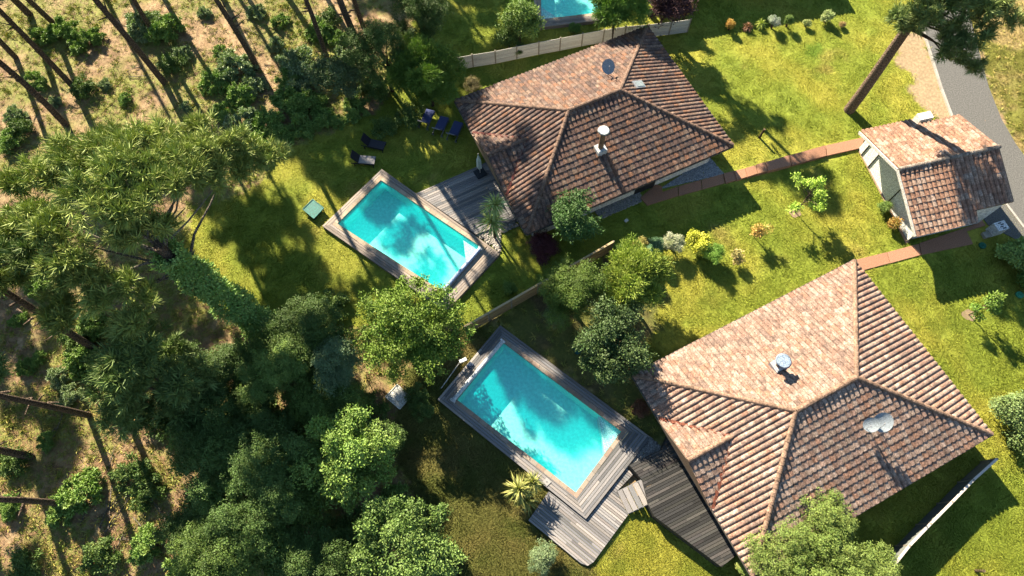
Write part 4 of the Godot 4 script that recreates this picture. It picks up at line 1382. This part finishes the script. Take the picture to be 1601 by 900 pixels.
# ---------- trees and plants ----------
func plants() -> void:
	var deep_a := Color(0.05, 0.09, 0.02)
	var deep_b := Color(0.074, 0.121, 0.030)
	var mid_a := Color(0.074, 0.135, 0.027)
	var mid_b := Color(0.135, 0.203, 0.041)
	var lime_a := Color(0.105, 0.19, 0.035)
	var lime_b := Color(0.18, 0.26, 0.06)
	big_pine()
	# pines whose trunks cross the picture: x, y of the foot, height, spread, radius
	for q in [[116, 137, 16, 3.2, 0.3, "tall pine with a dark glossy bush at its foot"], [104, 196, 15, 3.0, 0.33, "tall pine rising just behind the huge pine's crown"], [258, 130, 17, 3.2, 0.34, "thick tall pine beside the dark bush on the open wood floor"], [83, 35, 16, 3.0, 0.3, "tall pine among fresh green bushes of the wood"], [403, 107, 17, 3.0, 0.3, "tall pine whose long shadow crosses the bushes to the lawn"], [515, 102, 18, 3.4, 0.26, "slender tall pine beside the glossy leaved tree at the lawn edge"], [575, 103, 18.5, 3.6, 0.36, "thick tall pine beside dark leafy trees at the lawn corner"], [568, 42, 19, 3.4, 0.26, "slender tall pine behind the thick one at the lawn corner"], [244, 58, 16, 2.8, 0.26, "slender tall pine rising between two large bushes"], [25, 90, 15, 3.0, 0.3, "tall pine at the shadowed corner of the wood"], [150, 546, 15, 3.2, 0.32, "tall pine rising beside the huge pine's shaded lower side"], [140, 649, 15, 3.0, 0.27, "slim tall pine next to the sunlit litter strip"], [50, 714, 14, 3.0, 0.3, "short visible thick pine trunk over the dark wood floor"], [106, 789, 14, 3.0, 0.26, "tall pine with a fresh green bush hiding its foot"]]:
		pine("pine_tree", q[5], G(q[0], q[1]), q[2], q[3], q[4] * 0.68, "pines of the wood", Vector3(rnd(-0.3, 0.3), 0, rnd(-0.3, 0.3)), 0.8)
	# pines of the same wood just outside the picture, known by their shadows
	for q in [[-30, -44], [-24, -46], [-18, -43.5], [-13, -47], [-36, -40], [-42, -34], [-38, -27], [-41, -20], [-36, -16], [-34, -11], [-37, -5]]:
		pine("pine_tree", "tall bare trunked pine rising from the wood floor", Vector3(q[0], 0, q[1]), rnd(14, 17), rnd(2.2, 2.8), rnd(0.22, 0.28), "pines of the wood", Vector3.ZERO, 0.65)
	for q in [[-13, -56], [-9, -57.5], [-5.5, -56], [-16.5, -57]]:
		pine("pine_tree", "tall bare trunked pine rising from the wood floor", Vector3(q[0], 0, q[1]), 16.0, 3.0, 0.26, "pines of the wood")
	for q in [[-33, -46], [-27, -43], [-21.5, -45], [-16, -46], [-25, -49], [-15, -50]]:
		pine("pine_tree", "tall bare trunked pine rising from the wood floor", Vector3(q[0], 0, q[1]), rnd(16, 19), 1.6, 0.2, "pines of the wood", Vector3.ZERO, 0.45, 0.75)
	right_pine()
	pine("young_pine", "young pine with drooping needle tufts below the huge pine", G(262, 600, 4), 8.0, 2.6, 0.14, "", Vector3.ZERO, 1.4, 0.35)
	pine("pine_tree", "tall pine standing behind the white woven fence", G(990, -8), 13.0, 2.8, 0.24, "", Vector3.ZERO, 0.55, 0.55)
	# leafy trees and thicket of the lower left
	var ts := [
		["leafy_tree", "broad fresh green tree overhanging the upper pool", 643, 514, 3.2, 5.8, 3.0, "broad", Color(0.081, 0.149, 0.020), Color(0.149, 0.216, 0.034)],
		["leafy_tree", "bright lime green tree in the thicket left of the lower pool", 553, 715, 3.2, 6.2, 2.5, "broad", lime_a, lime_b],
		["leafy_tree", "mid green tree at the foot of the thicket beside dry grass", 640, 850, 2.6, 5.2, 2.6, "broad", Color(0.085, 0.15, 0.035), Color(0.14, 0.21, 0.055)],
		["thicket_tree", "dark spreading tree filling the middle of the thicket", 420, 760, 3.0, 6.0, 3.4, "fine", deep_a, Color(0.095, 0.162, 0.041)],
		["thicket_tree", "dark tree with lighter top above the thicket's lower edge", 360, 860, 2.6, 5.0, 2.6, "fine", deep_a, mid_b],
		["thicket_tree", "dense green tree on the wood side of the thicket", 345, 690, 2.4, 4.8, 2.0, "fine", deep_a, deep_b],
		["thicket_tree", "small bright tree between the ivy trunk and the thicket", 435, 590, 2.6, 5.0, 1.5, "fine", mid_a, lime_b],
		["thicket_tree", "rounded dark tree below the ivy clad trunk", 485, 520, 2.2, 4.4, 1.7, "fine", deep_a, deep_b],
		["thicket_tree", "silvery green tree left of the pale table", 542, 580, 2.2, 4.4, 1.4, "fine", Color(0.081, 0.135, 0.068), Color(0.162, 0.230, 0.108)],
		["thicket_tree", "dull green tree shading the pale table", 596, 700, 1.5, 3.0, 1.1, "fine", deep_a, deep_b],
		["thicket_tree", "dark green tree under the big pine's lower limbs", 330, 600, 2.2, 4.4, 2.0, "fine", deep_a, deep_b],
		["thicket_tree", "dark green tree at the bottom of the thicket", 490, 880, 2.2, 4.2, 2.0, "fine", deep_a, deep_b],
		["thicket_tree", "green tree rising at the wood's edge by the fallen sticks", 300, 830, 1.6, 3.2, 1.2, "fine", deep_a, deep_b],
		["round_tree", "dense dark rounded tree beside the woven white fence", 668, 125, 2.6, 5.0, 2.1, "long", Color(0.07, 0.13, 0.02), Color(0.13, 0.2, 0.035)],
		["wood_tree", "dark leafy tree at the lawn's wooded corner", 600, 95, 3.0, 5.8, 2.2, "fine", deep_a, deep_b],
		["wood_tree", "leafy tree with glossy leaves beside the trunks at the lawn edge", 535, 130, 2.0, 4.0, 1.5, "broad", Color(0.068, 0.108, 0.041), Color(0.135, 0.176, 0.081)],
		["wood_tree", "tall dark tree in the shade above the rounded tree", 660, 40, 3.5, 7.0, 2.2, "fine", deep_a, deep_b],
		["garden_tree", "oval glossy dark tree against the brown roof's lower corner", 897, 348, 2.4, 4.4, 1.3, "broad", Color(0.041, 0.095, 0.027), Color(0.081, 0.149, 0.047)],
		["garden_tree", "dark feathery tree by the board fence", 898, 462, 2.4, 4.6, 1.9, "fine", Color(0.054, 0.095, 0.016), Color(0.108, 0.162, 0.027)],
		["bamboo", "yellow green bamboo clump above the dark shrub", 985, 440, 2.3, 4.4, 1.8, "long", Color(0.13, 0.2, 0.03), Color(0.27, 0.32, 0.055)],
		["garden_tree", "dark glossy tree at the corner of the salmon pink roof", 958, 540, 2.4, 4.7, 2.2, "broad", Color(0.034, 0.068, 0.022), Color(0.081, 0.121, 0.041)],
		["garden_tree", "light green tree beside the pool behind the fence", 812, 38, 1.8, 3.6, 1.2, "broad", mid_a, lime_b],
		["bamboo", "bright green bamboo rising behind the brown roof's top corner", 965, 12, 3.0, 5.2, 1.9, "long", Color(0.081, 0.162, 0.027), Color(0.135, 0.230, 0.041)],
		["purple_tree", "dark purple leaved tree behind the brown roof's top corner", 1042, 18, 2.2, 4.2, 1.3, "broad", Color(0.041, 0.019, 0.027), Color(0.081, 0.041, 0.041)],
		["flowering_tree", "large yellowish green tree overlapping the salmon pink roof", 1287, 890, 2.4, 4.3, 3.3, "fine", Color(0.1, 0.155, 0.03), Color(0.17, 0.22, 0.055)],
	]
	for q in [[340, 790], [390, 850], [440, 850], [450, 720], [480, 780], [370, 720], [400, 620], [460, 560], [330, 700], [520, 560], [500, 620], [380, 580], [540, 640], [420, 690], [550, 880]]:
		ts.append(["thicket_tree", "low dark leafy tree in the closed thicket", q[0], q[1], 1.6, rnd(3.0, 4.4), rnd(1.3, 1.8), pick(["fine", "broad"]), deep_a, pick([deep_b, mid_b])])
	for q in ts:
		var at := G(q[2], q[3], q[4])
		broad_tree(q[0], q[1], at, q[5], q[6], q[7], q[8], q[9], "low trees of the thicket" if q[1].begins_with("low dark leafy") else "", {"fine": 1.8, "long": 2.6, "broad": 1.4}[q[7]], 0.62)
	# named garden shrubs
	var ss := [
		["shrub", "dark red shrub against the wall below the brown roof", 850, 388, 0.7, 1.5, 1.0, "fine", Color(0.054, 0.016, 0.022), Color(0.108, 0.034, 0.041)],
		["shrub", "clipped grey green ball shrub beside the board fence", 866, 490, 0.7, 1.5, 0.85, "tiny", Color(0.081, 0.135, 0.054), Color(0.149, 0.203, 0.095)],
		["shrub", "small round green shrub at the fence's upper end", 972, 395, 0.7, 1.3, 0.65, "tiny", mid_a, mid_b],
		["shrub", "reddish tipped shrub between round and bluish shrubs", 998, 388, 0.7, 1.4, 0.7, "fine", Color(0.162, 0.189, 0.041), Color(0.351, 0.243, 0.081)],
		["shrub", "bluish green shrub in the middle of the flower bed", 1022, 383, 0.7, 1.4, 0.75, "fine", Color(0.081, 0.162, 0.081), Color(0.135, 0.243, 0.121)],
		["shrub", "cream flowered shrub with pink tips in the flower bed", 1052, 380, 0.7, 1.4, 0.75, "fine", Color(0.216, 0.257, 0.095), Color(0.450, 0.450, 0.351)],
		["shrub", "vivid yellow shrub at the end of the flower bed", 1094, 378, 0.7, 1.4, 0.9, "broad", Color(0.351, 0.378, 0.041), Color(0.450, 0.450, 0.068)],
		["shrub", "glossy green round shrub touching the vivid yellow shrub", 1112, 398, 0.7, 1.4, 0.8, "fine", Color(0.081, 0.176, 0.027), Color(0.162, 0.270, 0.041)],
		["shrub", "yellow green mounded shrub in front of the flower bed", 1010, 420, 0.7, 1.3, 0.8, "fine", lime_a, Color(0.324, 0.338, 0.054)],
		["shrub", "orange leaved young shrub at the start of the lawn row", 1141, 40, 0.4, 0.9, 0.38, "fine", Color(0.405, 0.189, 0.041), Color(0.450, 0.324, 0.068)],
		["shrub", "white flowered young shrub in the lawn row", 1208, 38, 0.4, 1.1, 0.45, "fine", Color(0.216, 0.297, 0.162), Color(0.450, 0.450, 0.450)],
		["shrub", "upright fresh green young shrub in the lawn row", 1233, 33, 0.5, 1.2, 0.35, "fine", mid_a, lime_b],
		["shrub", "tiny pale yellow plant in the lawn row", 1260, 38, 0.2, 0.55, 0.25, "fine", lime_a, Color(0.450, 0.446, 0.189)],
		["shrub", "loose pale leaved young shrub near the end of the lawn row", 1292, 28, 0.4, 0.9, 0.42, "broad", Color(0.189, 0.270, 0.095), Color(0.405, 0.450, 0.216)],
		["shrub", "tiny reddish plant ending the lawn row", 1316, 40, 0.15, 0.4, 0.25, "tiny", Color(0.270, 0.216, 0.081), Color(0.450, 0.297, 0.162)],
		["shrub", "large silvery green shrub at the lawn edge below the salmon roof's corner", 1592, 655, 1.0, 2.0, 1.6, "fine", Color(0.1, 0.15, 0.045), Color(0.17, 0.23, 0.08)],
		["shrub", "bright green shrub by the green box lid", 1590, 398, 0.8, 1.7, 1.2, "broad", Color(0.135, 0.230, 0.054), Color(0.243, 0.338, 0.108)],
		["shrub", "lower green shrub beside the green box lid", 1606, 440, 0.6, 1.3, 0.8, "broad", mid_a, lime_a],
		["shrub", "low leafy bush beside the gatehouse's white wall", 1382, 324, 0.4, 0.8, 0.4, "fine", mid_a, lime_b],
		["shrub", "orange tipped bush at the gatehouse wall's lower end", 1397, 350, 0.4, 0.8, 0.42, "broad", Color(0.162, 0.176, 0.041), Color(0.450, 0.230, 0.068)],
		["shrub", "small round shrub on the lawn beside the board fence", 797, 452, 0.4, 0.9, 0.5, "fine", mid_a, mid_b],
		["shrub", "spindly shrub on the lawn below the timber platform", 848, 875, 0.8, 1.8, 0.8, "fine", Color(0.095, 0.149, 0.068), Color(0.189, 0.243, 0.121)],
		["shrub", "dark bush beneath the light tree by the woven fence", 795, 62, 0.8, 1.6, 0.9, "broad", deep_a, deep_b],
		["shrub", "climbing shrub hanging over the woven fence", 811, 76, 0.8, 1.4, 0.42, "fine", deep_a, deep_b],
		["shrub", "low shrub on the lawn strip behind the woven fence", 897, 46, 0.3, 0.7, 0.5, "fine", mid_a, lime_a],
		["shrub", "straggly dry shrub under the eave by the woven fence", 736, 133, 0.3, 0.7, 0.7, "fine", Color(0.135, 0.121, 0.054), Color(0.270, 0.216, 0.108)],
		["shrub", "dark red flower bed by the raised terrace", 1000, 640, 0.3, 0.7, 0.7, "fine", Color(0.081, 0.054, 0.027), Color(0.243, 0.081, 0.054)],
		["shrub", "yellow green low shrub by the lower roof corner", 1165, 880, 0.6, 1.2, 0.6, "fine", lime_a, Color(0.351, 0.351, 0.108)],
		["shrub", "red leaved tip shrub above the purple tree", 1074, 12, 1.4, 2.4, 0.6, "fine", Color(0.270, 0.162, 0.054), Color(0.450, 0.162, 0.081)],
	]
	for q in ss:
		bush(q[0], q[1], G(q[2], q[3], q[4]), q[5], q[6], q[7], q[8], q[9], "", "shrub", 1.3)
	# sword-leaved plants
	sword_plant("palm_like_cordyline", "two headed cordyline with slim trunks on the pebbles by the upper pool", G(775, 372), [[Vector3(-0.15, 2.2, 0.0), 1.05], [Vector3(0.1, 3.4, -0.5), 1.0]], Color(0.189, 0.257, 0.068), Color(0.405, 0.446, 0.176))
	sword_plant("palm_like_cordyline", "three headed yellowish cordyline beside the lower pool deck", G(812, 768), [[Vector3(0, 1.3, 0), 0.95], [Vector3(0.75, 1.2, -0.35), 0.75], [Vector3(0.35, 0.7, 0.55), 0.8]], Color(0.14, 0.17, 0.04), Color(0.3, 0.29, 0.1))
	sword_plant("spiky_plant", "dark red spiky plant in the lawn row", G(1167, 46), [[Vector3(0, 0.25, 0), 0.5]], Color(0.135, 0.068, 0.041), Color(0.338, 0.176, 0.108))
	sword_plant("spiky_plant", "yellow green spiky plant in the lawn row", G(1187, 42), [[Vector3(0, 0.3, 0), 0.5]], Color(0.270, 0.351, 0.054), Color(0.450, 0.450, 0.135))
	# saplings
	sapling("young tree with lime leaves in a bare earth ring on the lawn", G(1243, 332), 2.9, 0.95, 14, Color(0.216, 0.351, 0.041), Color(0.324, 0.450, 0.081), true)
	sapling("slender sapling with orange tips on the open lawn", G(1178, 370), 1.5, 0.4, 6, Color(0.189, 0.230, 0.054), Color(0.450, 0.270, 0.081))
	sapling("sapling with dark leaves in a bare earth spot on the right lawn", G(1514, 492), 2.2, 0.55, 8, Color(0.081, 0.162, 0.027), Color(0.162, 0.243, 0.041), true)
	sapling("thin sapling near the vivid yellow shrub", G(1150, 408), 0.9, 0.22, 4, Color(0.203, 0.230, 0.068), Color(0.405, 0.297, 0.135))
	undergrowth()
	sticks()

func big_pine() -> void:
	var at := G(430, 525)
	var t := thing("ivy_clad_pine", "huge pine with ivy clad trunk and wide crown of needle tufts", "tree", at)
	var pts := []
	var tip := G(246, 386, 10.2) - at
	for i in 9: pts.append(tip * (i / 8.0) + Vector3(sin(i * 0.8) * 0.15, 0, cos(i * 0.7) * 0.15 - 0.15) - Vector3(0, 0.2 if i == 0 else 0.0, 0))
	var tm := MB.new()
	tm.col = Color(0.2, 0.15, 0.11)
	tm.path(pts, 0.42, 0.24, 14)
	part(t, "trunk", tm.mesh(M.bark))
	# crown spread about its real centre
	var lobes := []
	var limb_ends := []
	for q in [[60, 330, 12.5], [40, 420, 11], [120, 260, 14], [110, 380, 13.5], [180, 230, 14.5], [200, 300, 15.5], [170, 450, 11.5], [250, 215, 14], [280, 270, 14.5], [320, 215, 12.5], [370, 225, 11.5], [400, 250, 10.5], [150, 330, 16], [230, 360, 14], [90, 480, 10], [200, 500, 10], [130, 430, 12.5], [330, 260, 12.5], [20, 360, 11.5], [215, 260, 15.5], [290, 235, 13.5], [60, 270, 13]]:
		var e := G(q[0], q[1], q[2] * 0.82) - at
		limb_ends.append(e)
		for k in 4:
			lobes.append([e + Vector3(rnd(-1.1, 1.1), rnd(-0.3, 0.5), rnd(-1.1, 1.1)), rnd(0.4, 0.7), 20, 0.6])
		lobes.append([e, 0.8, 26, 0.6])
	for i in range(0, limb_ends.size(), 2):
		var e: Vector3 = limb_ends[i]
		var o := tip * (clampf(e.y - 1.4, 7.6, 9.6) / tip.y)
		var b := MB.new()
		b.col = Color(0.3, 0.26, 0.21)
		var md := o.lerp(e, 0.5) + Vector3(rnd(-0.3, 0.3), rnd(-0.5, 0.2), rnd(-0.3, 0.3))
		b.path([o, o.lerp(md, 0.5) + Vector3(rnd(-0.3, 0.3), 0.35, rnd(-0.3, 0.3)), md, e], 0.09, 0.02, 7)
		part(t, "branch", b.mesh(M.bark))
	# bare branches on the lit side
	for q in [[[255, 385, 10.4], [295, 345, 10.4], [340, 288, 10.6]], [[238, 372, 11], [270, 320, 11.3], [305, 275, 11.8]], [[232, 375, 11], [232, 340, 11.5], [236, 320, 12]], [[240, 440, 8.5], [240, 480, 8], [232, 505, 7.6]], [[280, 395, 9.5], [300, 400, 9], [305, 390, 9.4]], [[240, 380, 10.5], [275, 340, 10.2], [290, 325, 10.6]]]:
		var b := MB.new()
		b.col = Color(0.42, 0.38, 0.31)
		var l := []
		for r in q: l.append(G(r[0], r[1], r[2] * 0.9) - at)
		b.path(l, 0.07, 0.02, 7)
		part(t, "bare_branch", b.mesh(M.bark))
	crown(t, "crown", lobes, "needles", Color(0.13, 0.18, 0.035), Color(0.27, 0.31, 0.08), 1.2, 0.2)
	var xf := []
	var cols := []
	for i in 1500:
		var y := pow(rng.randf(), 0.8) * 9.6
		var a := rnd(0, TAU)
		var r := (0.5 + 0.28 * sin(y * 1.1) * sin(y * 1.1)) * rnd(0.7, 1.15) * (1.25 - y * 0.03)
		var d := Vector3(cos(a), 0, sin(a))
		xf.append(Transform3D(facing(d + Vector3(0, 0.4, 0), rnd(0, TAU), rnd(0.7, 1.1)), tip * (y / tip.y) + d * r))
		cols.append(Color(0.11, 0.22, 0.05).lerp(Color(0.24, 0.36, 0.11), rng.randf()))
	multi(t, "ivy", clump.broad, xf, cols)

func right_pine() -> void:
	var at := G(1327, 172)
	var t := thing("lone_pine", "lone thick trunked pine leaning over the road by the gatehouse", "tree", at)
	var pts := []
	for i in 7: pts.append(Vector3(sin(i * 0.7) * 0.1, i * 1.9 - 0.2, cos(i) * 0.08 - 0.08))
	part(t, "trunk", trunk_mesh(pts, 0.37, 0.24, [], Color(0.34, 0.24, 0.17)))
	var lobes := []
	for q in [[1405, 20, 9.6], [1420, 45, 8.8], [1450, 15, 10], [1480, 5, 10], [1520, 15, 10], [1550, 10, 10], [1580, 25, 9.6], [1500, 35, 9.2], [1540, 32, 9.6], [1440, -20, 11], [1520, -30, 11], [1500, 75, 8.6], [1525, 60, 8.8], [1485, 95, 8.2], [1510, 105, 8.0], [1490, 60, 8.6], [1580, -20, 10], [1480, -60, 12], [1550, -60, 12]]:
		var e := G(q[0], q[1], q[2]) - at
		var o := Vector3(0, clampf(e.y - 0.5, 4.5, 11), 0)
		var b := MB.new()
		b.col = Color(0.14, 0.1, 0.07)
		b.path([o, o.lerp(e, 0.5) + Vector3(0, 0.25, 0), e], 0.07, 0.02, 6)
		part(t, "branch", b.mesh(M.bark))
		for k in 3: lobes.append([e + Vector3(rnd(-0.5, 0.5), rnd(-0.2, 0.3), rnd(-0.5, 0.5)), rnd(0.25, 0.5), 11, 0.6])
	for i in 14:
		lobes.append([Vector3(rnd(-1.8, 2.2), rnd(9, 12.5), rnd(-1.8, 1.8)), 0.7, 34, 0.6])
	crown(t, "crown", lobes, "needles", Color(0.08, 0.13, 0.035), Color(0.2, 0.24, 0.07), 1.0, 0.25)

func sword_plant(called: String, label: String, at: Vector3, heads: Array, ca: Color, cb: Color) -> void:
	var t := thing(called, label, "plant", at)
	for hd in heads:
		var o: Vector3 = hd[0]
		var mb := MB.new()
		mb.col = Color(0.16, 0.12, 0.08)
		mb.path([Vector3(o.x * 0.3, -0.1, o.z * 0.3), o * 0.6, o], 0.07, 0.05, 8)
		part(t, "stem", mb.mesh(M.bark))
		var xf := []
		var cols := []
		for i in 5:
			xf.append(Transform3D(facing(Vector3(rnd(-0.3, 0.3), 1, rnd(-0.3, 0.3)), rnd(0, TAU), hd[1] * rnd(0.85, 1.1) / 0.75), o))
			cols.append(ca.lerp(cb, rng.randf()))
		multi(t, "leaf_head", clump.sword, xf, cols)

func sapling(label: String, at: Vector3, high: float, wide: float, n: int, ca: Color, cb: Color, ring := false) -> void:
	var t := thing("sapling", label, "tree", at)
	var lobes := []
	var limbs := []
	for i in n:
		var k := rnd(0.5, 1.0)
		var d := Vector3(rnd(-1, 1), 0, rnd(-1, 1)) * wide
		var e := Vector3(0, high * k, 0) + d
		lobes.append([e, 0.24, 9])
		limbs.append([Vector3(0, high * (k - 0.2), 0), e])
	part(t, "trunk", trunk_mesh([Vector3(0, -0.1, 0), Vector3(0.03, high * 0.5, 0.02), Vector3(0, high * 0.95, 0)], 0.035, 0.015, limbs, Color(0.2, 0.15, 0.1)))
	crown(t, "crown", lobes, "broad", ca, cb, 0.8)
	if ring:
		var mb := MB.new()
		mb.col = Color(0.32, 0.23, 0.15)
		var pl := PackedVector2Array()
		for i in 14: pl.append(Vector2(cos(i * TAU / 14), sin(i * TAU / 14)) * 0.38 * rnd(0.85, 1.15))
		mb.prism(pl, -0.04, 0.012)
		part(t, "earth_ring", mb.mesh(M.terracotta))

func undergrowth() -> void:
	var protos := []
	var kinds := [["fresh green wild bush on the pine wood floor", Color(0.095, 0.176, 0.034), Color(0.189, 0.270, 0.068), "sprig"], ["grey green wild bush on the pine wood floor", Color(0.108, 0.162, 0.068), Color(0.216, 0.270, 0.135), "sprig"], ["dark glossy wild bush on the pine wood floor", Color(0.047, 0.095, 0.024), Color(0.108, 0.162, 0.041), "broad"]]
	# x, y, size, kind
	var spots := [[130, 135, 0.9, 2], [165, 132, 0.45, 1], [55, 130, 0.8, 0], [85, 160, 0.5, 1], [195, 155, 0.5, 0], [65, 60, 0.9, 0], [100, 45, 1.1, 0], [125, 65, 1.0, 0], [150, 55, 0.8, 0], [225, 40, 1.2, 1], [260, 45, 1.2, 0], [270, 100, 1.0, 2], [285, 85, 0.7, 1], [320, 20, 0.5, 1], [345, 83, 0.5, 0], [335, 130, 0.9, 0], [370, 105, 1.2, 1], [375, 150, 1.0, 0], [398, 135, 0.8, 1], [430, 70, 0.6, 1], [440, 35, 0.7, 0], [465, 100, 1.2, 1], [450, 125, 0.9, 0], [480, 120, 1.3, 1], [455, 155, 1.2, 0], [485, 160, 1.1, 0], [500, 50, 0.9, 0], [515, 30, 1.0, 2], [530, 60, 0.8, 0], [545, 95, 1.1, 1], [400, 20, 0.7, 1], [290, 167, 0.4, 1], [25, 180, 0.7, 1], [15, 220, 0.9, 0], [30, 205, 0.8, 2], [420, 195, 1.1, 0], [400, 225, 1.0, 0], [380, 190, 1.0, 1], [440, 215, 0.9, 0], [350, 175, 0.8, 0], [470, 200, 0.9, 0], [505, 185, 0.8, 0], [60, 560, 0.5, 0], [40, 575, 0.5, 0], [90, 590, 0.6, 1], [130, 565, 0.9, 0], [110, 620, 0.7, 1], [190, 560, 0.6, 0], [125, 770, 1.2, 0], [100, 800, 0.8, 0], [20, 720, 0.9, 2], [70, 690, 0.6, 0], [15, 790, 0.7, 0], [40, 880, 0.9, 2], [160, 870, 1.0, 2], [205, 740, 1.0, 2], [230, 770, 0.9, 2], [230, 850, 0.9, 0], [180, 640, 0.8, 2], [250, 660, 1.0, 2], [150, 510, 1.0, 0], [120, 530, 0.9, 2], [60, 450, 0.8, 0], [30, 500, 0.5, 0], [320, 880, 1.0, 0], [290, 885, 1.1, 0], [560, 170, 0.9, 0], [580, 140, 1.2, 2], [530, 190, 0.7, 0], [640, 180, 1.0, 2], [600, 200, 0.8, 2], [520, 480, 1.1, 2], [520, 640, 1.2, 2], [470, 640, 1.0, 2], [400, 640, 1.2, 2], [390, 550, 1.1, 2], [580, 640, 0.9, 2], [650, 620, 0.7, 2], [440, 680, 1.2, 0], [380, 690, 1.3, 0], [340, 660, 1.2, 2], [620, 780, 0.8, 0], [570, 820, 0.9, 2], [530, 840, 1.1, 2], [660, 640, 0.6, 2]]
	for k in 3:
		for v in 2:
			var q: Array = kinds[k]
			protos.append(wild_bush(q[0], q[1], q[2], q[3]))
	var first := {}
	for s in spots:
		var k: int = s[3] * 2 + rng.randi() % 2
		var at := G(s[0], s[1], s[2] * 0.4)
		at.y = 0
		var o: Node3D = protos[k]
		if first.has(k): copy(o, at, rnd(0, TAU), s[2] * rnd(0.9, 1.1))
		else:
			first[k] = true
			o.position = at
			o.scale = Vector3.ONE * s[2]

func sticks() -> void:
	for i in 26:
		var at := G(rnd(165, 270), rnd(770, 850)) if i < 16 else G(rnd(20, 400), rnd(20, 180)) if i < 21 else G(rnd(30, 200), rnd(600, 880))
		var s := thing("fallen_stick", "bare fallen stick lying on the pine litter", "stick", at + Vector3(0, 0.05, 0), rnd(0, TAU), "fallen sticks on the wood floor")
		var mb := MB.new()
		mb.col = Color(0.36, 0.31, 0.25) * rnd(0.7, 1.2)
		var l := rnd(0.5, 1.3)
		mb.path([Vector3(-l, 0, 0), Vector3(-l * 0.2, 0.06, rnd(-0.1, 0.1)), Vector3(l, 0.02, rnd(-0.2, 0.2))], 0.035, 0.012, 6)
		mb.path([Vector3(-l * 0.2, 0.06, 0), Vector3(l * 0.3, 0.12, 0.25)], 0.018, 0.008, 5)
		part(s, "twig", mb.mesh(M.bark))
